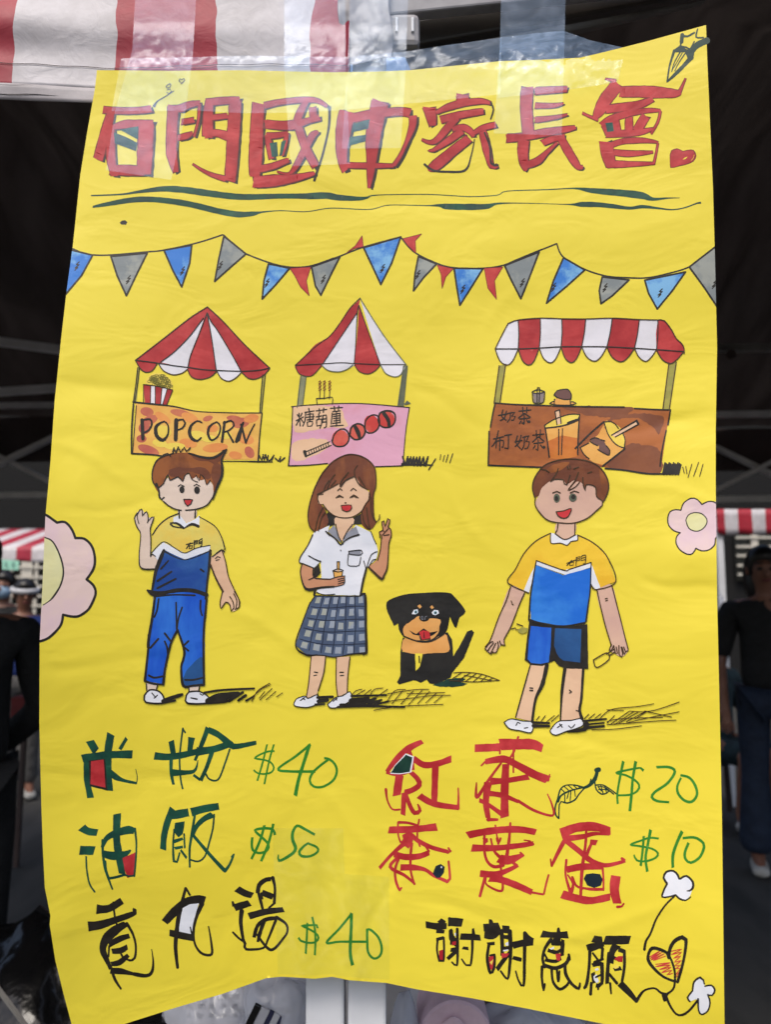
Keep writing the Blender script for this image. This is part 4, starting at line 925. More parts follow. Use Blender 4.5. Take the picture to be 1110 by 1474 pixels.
# ------------------------------------------------------------------ menu lettering
def menu(name, label, mat, frames, patches=(), w=40, over=(), overm=None):
    d = Draw(name, label)
    for f, ts in frames: d.fr(*f).line('stroke', mat, *ts, w=w, rnd=False)
    for pm, f, ts in patches: d.fr(*f).fill('inset_' + pm, pm, *ts, smooth=False)
    for f, ts in over: d.fr(*f).line('thin_stroke', overm or mat, *ts, w=9, grow=3.0)
    d.build(poster, 'stroke'); return d
T1, T2, T3, T4, T5, T6, T7, T8, T9, T10, T11 = (90, 1030), (90, 1140), (100, 1260), (320, 1250), (530, 1050), (530, 1160), (700, 1050), (700, 1160), (600, 1294), (750, 1294), (870, 1294)
GM = 'green_marker'
menu('menu_character', 'green marker character with a red panel, first of the rice noodle line', GM,
     [(T1, ("128,286,56 300,262,50 464,258,52", "180,168,52 222,240,50", "320,122,52 300,250,52 300,380,50 310,500,48", "425,150,24 380,225,24", "160,300,42 160,420,40 185,548,44", "315,355,6 340,400,44 400,430,24 490,450,16", "490,455,8 496,410,6 485,355,4"))],
     [('black_ink', T1, ("172,300 282,288 298,500 180,470",)), ('red_marker', T1, ("188,304 272,292 284,480 184,456",))])
menu('menu_character', 'green marker character with a thin upright line, second of the rice noodle line', GM,
     [(T1, ("610,268,54 700,275,46 800,262,40 900,238,40", "722,168,38 738,265,34", "858,145,46 845,240,30", "722,290,24 722,380,22 738,460,18", "730,380,46 800,380,34 870,372,24 892,340,14 900,295,5", "968,80,34 930,180,30 880,300,18", "970,95,40 1040,130,40 1120,195,44 1160,205,36 1290,180,26",
            "890,240,56 1000,225,46 1110,190,40", "1000,225,30 960,340,26 918,432,26", "870,395,16 918,430,18"))], over=[(T1, ("800,85 785,200 778,300 785,420 798,485", "1112,225 1080,320 1035,425 975,422 945,370", "800,90 815,112"))])
menu('menu_price', 'green marker price of the rice noodles', 'grass_green',
     [((300, 1040), ("440,190 400,192 345,212 308,238 350,245 410,262 435,300 420,330 380,342 330,338 300,316", "390,145 362,260 325,388", "436,145 405,250 372,410", "680,145,18 580,225,16 465,308,16 540,325,18 710,326,18", "672,150,22 640,250,22 600,380,22 578,488,24", "770,238,16 800,242,16 840,275,16 855,325,16 830,385,16 760,428,16 700,425,16 675,390,16 690,340,16 740,290,16 805,242,16"))], w=12)
menu('menu_character', 'green marker character with a red corner panel, first of the oil rice line', GM,
     [(T2, ("125,235,60 170,262,50 230,270,46", "112,388,62 210,390,56", "362,145,50 358,300,48 370,400,50 395,545,42", "262,370,20 290,310,34 350,275,46 440,252,54 475,262,36", "265,410,46 340,425,54 420,410,36 452,385,10", "300,575,16 350,568,18 420,548,16"))],
     [('red_marker', T2, ("398,440 486,400 478,556 430,572 412,520",))], over=[(T2, ("155,430 160,520 178,610 212,664", "264,320,12 268,420,14 285,520,14 330,646,8", "480,245,14 490,340,9 486,450,9 476,560,10", "284,460 290,520 310,580", "412,552 440,560 474,556"))])
menu('menu_character', 'green marker character with a long sweeping tail, second of the oil rice line', GM,
     [(T2, ("735,112,50 700,190,44 675,290,42 668,384,42", "700,165,34 760,150,56 838,135,56", "855,135,56 940,112,50 1040,95,46", "780,200,62 770,270,60 760,290,30", "740,330,26 800,310,18", "745,375,20 800,365,18", "1000,150,44 940,180,36 890,230,30 865,290,22", "870,290,20 930,360,22 1000,440,24 1080,525,26", "785,385,14 825,440,18"))],
     over=[(T2, ("880,150,12 860,280,16 845,380,12 846,498,9", "1008,150 1000,240 975,340 945,430 900,462 850,450", "742,250,10 735,350,10 740,460,14 760,465,12 778,405,8", "808,280 812,370", "1080,525,20 1110,485,14 1140,415,9 1125,432,9"))])
menu('menu_price', 'green marker price of the oil rice', 'grass_green',
     [((300, 1150), ("442,240 430,205 380,195 310,208 350,250 390,290 400,320 380,350 330,360 295,340 288,300 292,255", "372,175 352,250 325,320 285,400", "432,165 412,250 390,320 350,415", "708,238,18 640,200,18 590,178,18 562,220,20 560,270,22 580,330,22 550,370,20 470,412,18 466,370,8", "660,295,14 720,320,16 728,350,16 680,380,16 620,380,18 605,350,18 640,310,16 668,292,12"))], w=17)
menu('menu_character', 'black brush character with stacked bars, first of the meatball soup line', 'black_ink',
     [(T3, ("178,225,66 260,220,50 348,168,46", "122,340,68 200,330,58 310,295,44 430,250,34 420,222,12", "375,322,40 310,360,60 245,420,60 220,490,46 245,560,34 275,625,20", "260,460,40 340,420,40 398,402,32", "280,505,34 340,500,40 384,475,34", "275,590,28 330,580,40 390,530,28", "270,635,40 340,638,40 420,655,24 510,668,20 548,640,16 556,570,10 545,490,4"))],
     over=[(T3, ("290,180,9 298,260,9 312,325,8", "380,320,14 420,390,11 440,470,9 432,550,11 400,566,10 375,556,8", "285,650,14 305,700,14 340,754,8", "262,470,8 258,540,8", "340,520 360,555"))])
menu('menu_character', 'black brush character with a white panel, second of the meatball soup line', 'black_ink',
     [(T3, ("632,312,50 700,240,60 780,180,62 860,160,56 900,170,58", "664,382,44 740,398,50 830,418,40"))],
     [('white_paint', T3, ("738,225 800,192 860,186 830,290 826,395 722,372",))], over=[(T3, ("772,85,12 750,170,16 725,280,26 712,380,22 705,480,18 718,612,14", "775,85,9 800,130,9", "880,190,30 850,260,16 828,340,12 826,420,10 845,480,10 885,522,12 945,524,12 942,440,9 925,340,4", "803,345,4 815,395,8"))])
menu('menu_character', 'black brush character with a looped frame, last of the meatball soup line', 'black_ink',
     [(T4, ("96,135,44 150,165,44 200,180,40", "78,262,50 182,230,44", "66,218,10 76,250,20", "235,165,20 245,110,30 290,75,30 325,72,30", "262,160,40 338,190,40", "175,318,44 290,288,42 408,274,34", "210,460,18 235,380,24 290,340,22 360,330,24", "280,340,30 250,430,22 236,490,14"))],
     over=[(T4, ("335,62,18 350,130,12 345,230,14", "240,165,14 258,230,14 270,278,12", "128,285,22 122,360,18 138,470,14 152,500,12", "70,425 110,465 150,492", "150,505,12 158,538,12 270,530,10 300,480,10 355,345,14", "360,325,16 420,365,12 434,410,10 410,460,10 322,542,14 230,440,9", "258,165 266,200", "310,262 345,232"))])
menu('menu_price', 'green marker price of the meatball soup', 'grass_green',
     [(T4, ("635,398 628,378 580,378 530,382 570,400 620,430 640,460 620,490 570,495 520,480 506,460", "566,362 562,460 555,568", "598,322 615,400 620,480 616,578", "862,300,16 780,400,16 695,494,16 780,488,16 960,488,16", "860,296,20 858,400,20 852,560,22 868,645,22", "965,400,18 965,480,16 972,560,16 1010,600,16 1050,580,16 1062,530,16 1040,460,16 990,410,16 968,402,14"))], w=14)
menu('menu_character', 'red marker character with a green panel, first of the black tea line', RM,
     [(T5, ("362,80,30 280,120,44 200,185,40 125,280,26", "120,285,20 180,300,20 240,290,24 290,270,20", "270,140,30 295,200,18 300,270,18", "210,300,54 190,440,52", "285,285,30 330,330,34 340,370,36 290,405,36 240,420,40", "240,420,34 232,570,32", "250,430,26 280,510,30 310,555,30 345,540,24 330,495,10", "300,190,40 370,235,42 460,228,42 555,195,44", "448,240,44 440,500,42", "340,440,44 440,495,40 600,520,36"))],
     [('white_paint', T5, ("146,294 178,238 250,160 305,180 288,286 215,298",)), ('dark_green', T5, ("152,288 180,242 252,168 294,186 278,282 212,292",))], over=[(T5, ("600,525,16 602,450,10 600,390,6", "118,398,16 128,470,9 160,530,9 210,532,10"))])
menu('menu_character', 'red marker character of wide crossing strokes, second of the black tea line', RM,
     [(T5, ("710,125,52 880,118,52", "878,100,80 1000,98,70 1100,100,70 1162,128,50", "780,215,36 860,200,46 920,200,50 1000,240,46 1110,300,52 1200,335,54", "812,345,50 920,340,36 1070,315,40", "918,230,46 910,400,54 910,585,54", "800,350,52 785,480,42 800,590,34", "740,470,30 800,500,26 900,570,34", "805,425,36 900,440,34 1000,480,22"))],
     over=[(T5, ("1000,50,11 970,150,12 940,195,10", "880,90 878,160", "968,120 968,285", "885,225,12 800,340,16 725,450,20 722,355,6", "755,240 790,205", "800,600,22 860,600,14", "1000,475,18 1110,540,16 1230,572,12 1225,500,10 1195,430,5", "1200,340,12 1210,300,6"))])
d = Draw('painted_leaf_sprig', 'pair of dark green ink tea leaves beside the black tea price').fr(*T7)
d.line('sprig', 'dark_green', "735,270,30 750,268,34", "738,290,24 725,330,22 690,370,18 650,390,14", "650,385,8 590,370,7 530,372,7 495,400,8 478,460,9 460,520,9 465,570,9 485,592,9", "485,592,8 488,500,8 500,480,8 540,490,9 590,470,9 620,430,8 660,385,9", "640,388,8 560,408,9 500,440,11 480,480,12", "520,378 550,405", "545,370 580,400", "580,370 605,392", "610,372 625,388", "505,400 530,425",
       "525,435 525,485", "550,420 540,460", "565,415 560,475", "590,405 595,445", "700,330 690,360", "725,350,8 735,400,8 770,430,8 800,425,8 820,410,7", "735,370,8 780,370,7 830,400,7 870,430,8", "745,380 790,385 850,430,8", "750,400 800,400 830,415", "765,375 780,425", "790,380 805,425", "750,385 770,410", w=6)
d.build(poster)
menu('menu_price', 'green marker price of the black tea', 'grass_green',
     [((780, 1060), ("680,228,18 660,210 600,218 500,242,16 560,258 620,290 650,325 640,360 590,388 500,392", "545,165,20 525,260,16 505,380,14 508,450,14", "628,165,20 608,280,18 600,380,18 588,498,20", "765,205,18 850,205,18 888,235,18 840,310,18 755,370,18 735,405,18 770,430,18 850,438,14", "925,258,16 985,275,18 1025,330,18 1035,390,18 1000,435,18 950,425,18 910,380,18 905,330,16 930,275,14"))], w=14)
menu('menu_character', 'red marker character with a black dot egg, first of the tea egg line', RM,
     [(T6, ("136,160,46 300,155,44 458,140,50", "240,265,70 280,215,60 300,215,40", "230,210,30 280,190,30 330,230,30 420,275,30 530,305,26", "240,250,34 150,330,22 75,415,22", "170,320,44 250,340,44 340,335,40 408,310,34", "215,410,44 300,410,40 380,425,26 440,465,24 520,500,22", "195,110,20 260,112,18 330,130,16"))],
     [('spot_navy', T6, ("430,450 450,400 485,386 510,405 505,445 478,478 455,478",)), ('white_paint', T6, ("484,402 494,404 492,416 484,412",))],
     over=[(T6, ("198,110 200,190 215,240", "340,90 330,150 328,215 345,268", "290,250,16 282,350,14 285,440,12 308,520,12", "195,345,16 150,390,18 160,420,20 240,460,18 308,515,12", "205,345,16 180,420,14 185,500,14 210,560,14 222,545,9", "525,505,18 545,485,14 536,370,12", "530,310,16 548,300,14 535,280,10", "405,300,12 380,265,10"))])
menu('menu_character', 'red marker character of long level bars, second of the tea egg line', RM,
     [(T6, ("662,195,48 760,175,48 900,158,46 1020,158,46 1118,175,40", "690,280,52 850,280,40 1000,265,36 1100,250,30", "870,350,60 940,360,60 1035,325,24", "745,450,44 850,455,44 950,420,28 995,395,26", "810,480,54 880,490,46 980,525,46 1092,575,40", "780,215,34 790,245,24", "860,210,20 868,250,18 885,210,14"))],
     over=[(T6, ("848,130,9 860,210,9", "948,115,12 940,220,16 925,330,22", "775,200,14 775,300,14 795,370,16 840,405,20 900,395,20", "818,220,10 840,300,14 890,350,22", "880,380,12 890,460,12 890,565,14 790,525,10 785,480,9", "780,470,16 745,600,16", "990,395,18 940,360,16", "1035,330,12 1015,310,9", "1100,255,14 1080,235,9 1040,228,6"))])

menu('menu_character', 'red marker character with a navy oval egg, last of the tea egg line', RM,
     [(T8, ("498,185,70 600,145,60 720,138,60 830,168,48", "510,220,40 640,205,36 720,185,26 826,190,14", "720,225,50 710,260,40", "525,225,30 480,310,26 436,400,18", "530,230,36 620,300,36 700,365,36 790,395,30 880,380,24 926,365,24", "535,425,46 640,405,46 780,405,36", "505,588,56 600,615,54 700,630,50 828,605,46", "865,465,64 855,560,64 875,650,56", "640,545,14 700,555,20 780,555,20"))],
     [('spot_navy', T8, ("650,485 665,455 710,447 760,455 778,490 765,530 720,546 675,530",))],
     over=[(T8, ("668,150,12 662,260,16 640,420,20 630,600,16", "700,255,16 680,300,20 665,350,16", "775,405,14 782,480,10 782,560,10", "535,360,14 530,460,12 560,570,18", "545,460,8 580,520,14 565,575,26", "575,475,14 600,530,14 645,550,12", "875,672,16 905,668,12 918,650,9", "905,350,16 920,360,18", "430,355,8 436,400,10"))])

menu('stroke_tail', 'red marker flick that ends the middle character of the tea egg line', RM, [(T8, ("300,575,16 385,590,14", "384,592,14 400,520,14 418,455,12"))])
menu('menu_price', 'green marker price of the tea eggs', 'grass_green',
     [((820, 1160), ("596,218,14 540,212 480,230 410,258,14 470,268 550,285 590,315 575,345 510,368 450,362 430,325,10", "496,200,16 488,300,16 475,400,16", "542,158,20 520,270,18 508,350,18 520,438,18", "752,168,22 715,250,20 690,330,20 690,412,18", "755,215,18 830,210,18 880,235,18 898,270,18 870,340,18 810,378,18 775,355,18 770,310,18 795,245,18"))], w=14)
# closing thanks line
menu('closing_character', 'black brush character with a red slip, first of the closing thanks', 'black_ink',
     [(T9, ("60,170,44 130,182,46 200,180,40", "210,150,60 305,158,54", "150,140,34 190,165,34", "215,122,12 225,180,24", "130,215,20 185,218,20", "130,270,18 180,258,18", "225,200,16 235,260,40 270,300,44", "290,250,44 360,252,44 425,258,40", "375,195,12 380,250,24", "305,325,16 345,330,18", "225,340,26 275,330,24", "205,400,22 270,340,20"))],
     [('red_marker', T9, ("148,345 182,335 178,405 150,408", "230,285 262,280 262,305 236,310")), ('white_paint', T9, ("250,230 268,218 274,240 256,246",))],
     over=[(T9, ("140,270 135,340 150,412", "180,258 182,340 178,412 150,410", "270,200,14 272,320,14 268,440,9 235,420,7", "235,210 228,300", "370,240,14 370,340,11 358,440,9 330,440,8 300,400,6"))])
menu('closing_character', 'larger black brush character with a red slip, second of the closing thanks', 'black_ink',
     [(T9, ("445,190,50 500,195,70 555,185,60", "490,135,14 500,180,40", "450,240,40 500,240,60 550,215,40", "570,200,50 620,205,50", "565,200,30 570,300,26 570,380,24", "470,300,18 520,295,20", "570,250,20 610,255,30", "560,330,24 625,325,26", "535,470,30 570,420,30 625,350,24", "635,310,46 700,295,46 778,285,50", "720,220,12 745,260,34 770,280,40", "640,390,20 700,405,24"))],
     [('red_marker', T9, ("480,385 515,370 512,470 484,470", "565,362 620,360 600,385 565,395")), ('white_paint', T9, ("588,296 612,282 622,305 600,312", "575,340 610,335 606,345 576,348")), ('lemon', T9, ("486,420 512,400 500,440",))],
     over=[(T9, ("480,310,14 470,400,14 490,490,14 515,460,12 518,370,10 490,375,9", "620,215,22 626,330,18 620,440,14 605,530,10 560,480,8", "720,225,16 718,400,16 712,575,12 680,545,8 660,480,6"))])
menu('closing_character', 'black brush character with curling feet and a red tongue, third of the closing thanks', 'black_ink',
     [(T10, ("138,232,50 220,240,40 315,238,50", "250,190,10 252,235,34", "240,260,60 245,290,30", "200,290,40 270,290,44", "180,340,26 240,355,22 275,330,18", "280,270,24 275,380,20", "160,405,18 230,415,20 270,395,16", "155,440,24 230,460,26 300,430,26 325,380,18"))],
     [('red_marker', T10, ("230,365 268,362 262,412 240,408",)), ('white_paint', T10, ("190,330 220,316 224,330 205,338",)), ('lemon', T10, ("236,330 264,312 262,330 240,342",))],
     over=[(T10, ("200,270,18 160,330,14 145,400,12 160,450,16", "158,368,10 175,395,8", "320,370,12 325,400,12", "142,450,14 140,520,12 152,605,10 160,565,8", "205,465,12 215,550,12 260,600,14 310,570,12 325,545,10", "240,465,10 250,545,12 258,480,8", "295,440,14 300,500,16 340,565,14 385,595,14 394,560,8"))])
menu('closing_character', 'black brush character with a long tail reaching the heart, last of the closing thanks', 'black_ink',
     [(T10, ("480,265,48 545,275,48", "555,275,58 728,272,56", "440,325,40 500,310,40 550,320,30", "455,340,34 555,300,30", "640,305,60 610,350,40 605,430,26", "650,335,30 690,350,26", "600,380,30 640,400,20", "475,440,20 540,430,30", "480,490,30 490,560,26", "540,420,26 540,560,24 500,575,30", "590,350,26 580,460,24 575,565,20", "620,470,24 670,460,30", "660,560,50 720,620,40 772,680,26"))],
     [('red_marker', T10, ("622,398 650,380 680,378 678,420 650,418",)), ('white_paint', T10, ("485,515 505,500 520,550 505,560 488,540", "492,465 515,458 520,472 498,478")), ('lemon', T10, ("612,455 640,435 655,455 630,465",))],
     over=[(T10, ("460,350,16 455,450,14 440,560,16 425,590,14", "470,560,14 465,632,14", "545,330,14 540,400,14", "480,360,9 510,400,9", "690,345,14 690,450,14 675,545,12", "590,500,12 640,560,14", "595,560,10 602,628,8", "515,570 515,600", "500,520,8 540,500,8", "490,420,12 545,400,12"))])
# scribbled heart, curl and blossoms
d = Draw('painted_heart', 'black outlined heart scribbled in red near the blossom').fr(*T11)
d.line('scribble', 'flag_red', "305,385 370,348 310,395 385,355 315,405 400,365 330,408 410,380", "345,435 440,425 345,450 440,440 370,470 445,455 385,490 450,475 420,505 455,495", "440,350 515,335 450,370 515,355 465,395 510,380 470,420 515,410 470,445 510,440 475,465 508,462 480,500 500,490 478,520 495,515", w=7)
d.line('heart_outline', BK, "430,390,16 420,360,16 370,335,18 320,328,20 295,370,16 298,415,18 340,470,16 400,520,14 470,548,14", "432,392,16 440,330,18 470,280,26 520,255,30 545,270,20 540,350,16 520,450,16 490,552,18", "420,355,14 450,410,12 470,480,12 472,550,12 460,600,12 420,632,14", "215,680,20 260,615,13 310,595,11 345,597,11 380,625,13 420,635,16", "400,640,34 405,672,24", "410,640,16 440,710,13 480,765,12 520,772,14 570,740,13 625,672,13")
d.build(poster, 'heart_outline')
for nm, f, fillp, out, extra in (('white painted blossom on a thin stem under the tea egg price', (820, 1160), "628,480 640,445 690,432 722,460 735,488 780,468 818,500 820,545 808,590 780,622 735,620 708,592 660,605 620,605 630,570 655,520",
                                  ("650,515,12 628,480,12 645,440,12 692,432,12 722,460,12 732,485,11", "738,485,11 780,466,12 822,505,13 822,545,13 800,565,10 784,565,6", "650,520,11 630,560,11 618,605,10 660,605,8 705,592,8", "708,592,9 735,618,11 775,628,8 808,605,6"), ("700,600,10 640,660,10 580,750,11 540,850,12 510,900,13 500,955,16",)),
                                 ('white painted blossom at the lower corner of the sheet', T11, "590,600 600,545 635,525 665,545 672,580 715,572 738,600 722,638 690,640 705,690 690,745 650,768 630,740 626,665 575,680 558,655",
                                  ("590,602,10 600,550,11 640,522,12 662,540,10 668,565,8", "672,580,9 715,574,10 738,605,11 720,640,9 690,636,8", "692,640,8 706,690,9 690,745,9 650,768,10 630,742,9 626,665,11", "590,610,9 556,655,11 572,682,9"), ())):
    d = Draw('painted_blossom', nm, z0=3).fr(*f)
    d.fill('petal', 'white_paint', fillp)
    d.line('outline', BK, *out); 
    if extra: d.line('outline', BK, *extra)
    d.build(poster, 'petal')
# ------------------------------------------------------------------ ground
def ground_at(px, py, z=0.0):
    d_ = ray(px, py); k = (z - CAM_Z) / d_.z
    return Vector((d_.x * k, d_.y * k, z))

surf('asphalt', (66, 64, 60), (40, 39, 37), 1.6, rough=0.85, bump=0.5, bscale=90, lo=.4, hi=.66, stretch=(2.6, .7, 1), bdist=.004)
g = MB().grid(lambda u, v: Vector((-60 + 120 * u, -40 + 120 * v, 0.0)), 24, 24).build('ground', MATS['asphalt'])
tag(g, 'dark worn asphalt ground under the tents', 'ground', kind='structure')

# ------------------------------------------------------------------ tents
def stripes(name, red, white, period, phase, wob=0.03, axis=0, rough=0.55, duty=0.5):
    m, nt, b = nodes_of(name)
    tc = nt.nodes.new('ShaderNodeTexCoord'); sx = nt.nodes.new('ShaderNodeSeparateXYZ'); nt.links.new(tc.outputs['Object'], sx.inputs[0])
    nz = nt.nodes.new('ShaderNodeTexNoise'); nz.inputs['Scale'].default_value = 11; nt.links.new(tc.outputs['Object'], nz.inputs['Vector'])
    def mth(op, a, bb):
        q = nt.nodes.new('ShaderNodeMath'); q.operation = op
        for i, v in enumerate((a, bb)):
            if isinstance(v, (int, float)): q.inputs[i].default_value = v
            else: nt.links.new(v, q.inputs[i])
        return q.outputs[0]
    x = mth('ADD', sx.outputs[axis], mth('MULTIPLY', mth('SUBTRACT', nz.outputs['Fac'], 0.5), wob))
    fr = mth('FRACT', mth('DIVIDE', mth('ADD', x, phase), period), 0)
    gt = mth('GREATER_THAN', fr, duty)
    mix = nt.nodes.new('ShaderNodeMix'); mix.data_type = 'RGBA'; nt.links.new(gt, mix.inputs['Factor'])
    mix.inputs['A'].default_value, mix.inputs['B'].default_value = lin(red), lin(white)
    n2 = nt.nodes.new('ShaderNodeTexNoise'); n2.inputs['Scale'].default_value = 9; n2.inputs['Detail'].default_value = 8; n2.inputs['Roughness'].default_value = .7
    nt.links.new(tc.outputs['Object'], n2.inputs['Vector'])
    rp = nt.nodes.new('ShaderNodeValToRGB'); rp.color_ramp.elements[0].color = (.62, .6, .58, 1); rp.color_ramp.elements[1].color = (1, 1, 1, 1)
    rp.color_ramp.elements[0].position, rp.color_ramp.elements[1].position = .3, .62
    nt.links.new(n2.outputs['Fac'], rp.inputs['Fac'])
    mu = nt.nodes.new('ShaderNodeMix'); mu.data_type = 'RGBA'; mu.blend_type = 'MULTIPLY'; mu.inputs['Factor'].default_value = .75
    nt.links.new(mix.outputs['Result'], mu.inputs['A']); nt.links.new(rp.outputs['Color'], mu.inputs['B'])
    nt.links.new(mu.outputs['Result'], b.inputs['Base Color'])
    n3 = nt.nodes.new('ShaderNodeTexNoise'); n3.inputs['Scale'].default_value = 26; n3.inputs['Detail'].default_value = 5; n3.inputs['Distortion'].default_value = 1.2
    nt.links.new(tc.outputs['Object'], n3.inputs['Vector'])
    bp = nt.nodes.new('ShaderNodeBump'); bp.inputs['Strength'].default_value = .3; bp.inputs['Distance'].default_value = .006
    nt.links.new(n3.outputs['Fac'], bp.inputs['Height']); nt.links.new(bp.outputs['Normal'], b.inputs['Normal'])
    b.inputs['Roughness'].default_value = rough
    MATS[name] = m; return m

surf('tent_underside', (52, 42, 40), (64, 50, 46), 2.2, rough=.8, bump=.6, bscale=2.5, stretch=(1, .35, 1), bdist=.05)
# thin roof cloth: a little daylight soaks through it; fold shading is painted in as darker streaks
m = MATS['tent_underside']; nt = m.node_tree; b = nt.nodes['Principled BSDF']; out = nt.nodes['Material Output']
tl_ = nt.nodes.new('ShaderNodeBsdfTranslucent'); ad = nt.nodes.new('ShaderNodeAddShader')
tc = nt.nodes.new('ShaderNodeTexCoord'); mp = nt.nodes.new('ShaderNodeMapping'); mp.inputs['Scale'].default_value = (2.2, .5, 1); mp.inputs['Rotation'].default_value = (0, 0, .5)
nz = nt.nodes.new('ShaderNodeTexNoise'); nz.inputs['Scale'].default_value = 2.4; nz.inputs['Detail'].default_value = 4; nz.inputs['Distortion'].default_value = .8
rp = nt.nodes.new('ShaderNodeValToRGB'); rp.color_ramp.elements[0].color, rp.color_ramp.elements[1].color = (.0022, .0018, .0016, 1), (.0105, .0085, .0075, 1)
rp.color_ramp.elements[0].position, rp.color_ramp.elements[1].position = .35, .7
nt.links.new(tc.outputs['Object'], mp.inputs['Vector']); nt.links.new(mp.outputs['Vector'], nz.inputs['Vector']); nt.links.new(nz.outputs['Fac'], rp.inputs['Fac'])
nt.links.new(rp.outputs['Color'], tl_.inputs['Color']); nt.links.new(b.outputs[0], ad.inputs[0]); nt.links.new(tl_.outputs[0], ad.inputs[1]); nt.links.new(ad.outputs[0], out.inputs['Surface'])
surf('white_steel', (232, 234, 238), (216, 218, 222), 8, rough=.35, bump=.08, bscale=30, lo=.45, hi=.75)
surf('grey_steel', (120, 118, 114), (100, 98, 96), 10, rough=.4, bump=.05, bscale=40)
surf('dark_steel', (216, 216, 218), (196, 196, 198), 10, rough=.5)
surf('thread', (96, 90, 92))
surf('hem_grey', (176, 170, 172), (150, 144, 146), 16, rough=.6, bump=.25, bscale=40, bdist=.004)

zb = at(70, 150, .986).z
xr, xl = at(503, 60, .986).x, -1.9
x_red0, x_red1 = at(160, 110, .985).x, at(312, 110, .985).x
per = 1.91 * (x_red1 - x_red0)
stripes('valance_cloth', (164, 30, 52), (206, 202, 206), per, -x_red0, duty=.524)
def valance_y(x, z):
    k = min(1.0, max(0.0, (xr - x) / 0.35))
    h = z - zb
    y = .986 + k * (.007 * math.sin(h * 52 + 3 * x) * sstep((h - .05) / .06) + .006 * math.sin(x * 15 + h * 9))
    y += k * .006 * mnoise.noise((x * 9, 2.0, z * 16)) * sstep((h - .03) / .05)
    return y
tent = empty('market_tent', (-1.5, 2.6, 0))
tag(tent, 'folding market tent with wide crimson and white stripes, poster taped to its leg', 'tent')
va = MB().grid(lambda u, v: Vector((xl + (xr - xl) * u, valance_y(xl + (xr - xl) * u, zb + .052 + (.36 - .052) * v), zb + .052 + (.36 - .052) * v)), 220, 50)
va.build('valance', MATS['valance_cloth'], tent, smooth=True, solid=.0012)
hem = MB().grid(lambda u, v: Vector((xl + (xr - xl) * u, valance_y(xl + (xr - xl) * u, zb + .055 * v) - .0022 + .0012 * math.sin(v * 3.1), zb + .022 + .034 * v)), 160, 6)
hem.build('hem_band', MATS['valance_cloth'], tent, smooth=True, solid=.0014)
hm = MB().grid(lambda u, v: Vector((xl + (xr - xl) * u, valance_y(xl + (xr - xl) * u, zb + .02 * v) - .0034 + .002 * (1 - v) * math.sin(u * 60), zb + .023 * v + .0012 * math.sin(u * 45))), 160, 4)
hm.build('hem_binding', MATS['hem_grey'], tent, smooth=True, solid=.0016)
for dz, nm in ((.0215, 'seam'), (.0545, 'seam'), (.008, 'seam')):
    mb = MB(); k = 0
    n_ = 260
    mb.tube([(xl + (xr - xl) * i / n_, valance_y(xl + (xr - xl) * i / n_, zb + dz) - .0046, zb + dz + .0006 * math.sin(i * .7)) for i in range(n_ + 1)], .0005, 5)
    mb.build(nm, MATS['thread'], tent, smooth=True)
def roof(parent, x0, x1, y0, y1, ze, zr, name='roof_cover'):
    xm, ym = (x0 + x1) / 2, (y0 + y1) / 2
    def f(u, v):
        x, y = x0 + (x1 - x0) * u, y0 + (y1 - y0) * v
        d_ = max(abs(x - xm) / ((x1 - x0) / 2), abs(y - ym) / ((y1 - y0) / 2))
        z = ze + (zr - ze) * (1 - d_) + .03 * mnoise.noise((x * 2.2, y * 2.2, .5)) - .05 * math.sin(min(1, 1 - d_) * 3.14)
        return Vector((x, y, z))
    MB().grid(f, 40, 40).build(name, MATS['tent_underside'], parent, smooth=True)
def skirt(parent, a, b, z1, h, name='far_valance'):
    a, b = Vector(a), Vector(b); nrm = (b - a).cross(Vector((0, 0, 1))).normalized()
    MB().grid(lambda u, v: Vector((*(a.lerp(b, u)).xy, 0)) + Vector((0, 0, z1 - h * (1 - v))) + nrm * .012 * math.sin(u * 30 + v), 60, 6).build(name, MATS['tent_underside'], parent, smooth=True)
ZE = zb + .36
YF = 4.3
roof(tent, -3.4, -.08, .995, YF, ZE, ZE + 1.05)
skirt(tent, (-3.4, YF, 0), (-.08, YF, 0), ZE, .26); skirt(tent, (-3.4, 1.0, 0), (-3.4, YF, 0), ZE, .3)
def scissor(parent, a, b, z0, z1, n, w=.042):
    a, b = Vector(a), Vector(b)
    for i in range(n):
        p, q = a.lerp(b, i / n), a.lerp(b, (i + 1) / n)
        dy = Vector((0, .02, 0))
        MB().bar((p.x, p.y, z0), (q.x, q.y, z1), w, w * .6).build('scissor_bar', MATS['dark_steel'], parent)
        MB().bar((p.x, p.y + .03, z1), (q.x, q.y + .03, z0), w, w * .6).build('scissor_bar', MATS['dark_steel'], parent)
scissor(tent, (-3.3, YF - .08, 0), (-.12, YF - .08, 0), 2.02, 2.42, 4)
for zz in (2.5, 2.0): MB().bar((-3.3, YF - .14, zz), (-.12, YF - .14, zz + .04), .03, .03).build('eave_bar', MATS['dark_steel'], tent)
MB().bar((-3.3, 3.2, 2.22), (-.5, 3.9, 2.62), .035, .035).build('brace', MATS['dark_steel'], tent)
MB().bar((-3.3, 3.0, 2.72), (-.5, 3.6, 2.5), .035, .035).build('brace', MATS['dark_steel'], tent)
LEGY = 1.022
MB().box((-.074, LEGY, 1.2), (.047, .047, 2.4)).build('corner_leg', MATS['white_steel'], tent, bevel=.004)
for x, y in ((-3.36, 1.03), (-3.36, YF - .05), (-.13, YF - .05)): MB().box((x, y, 1.2), (.045, .045, 2.4)).build('leg', MATS['dark_steel'], tent, bevel=.004)

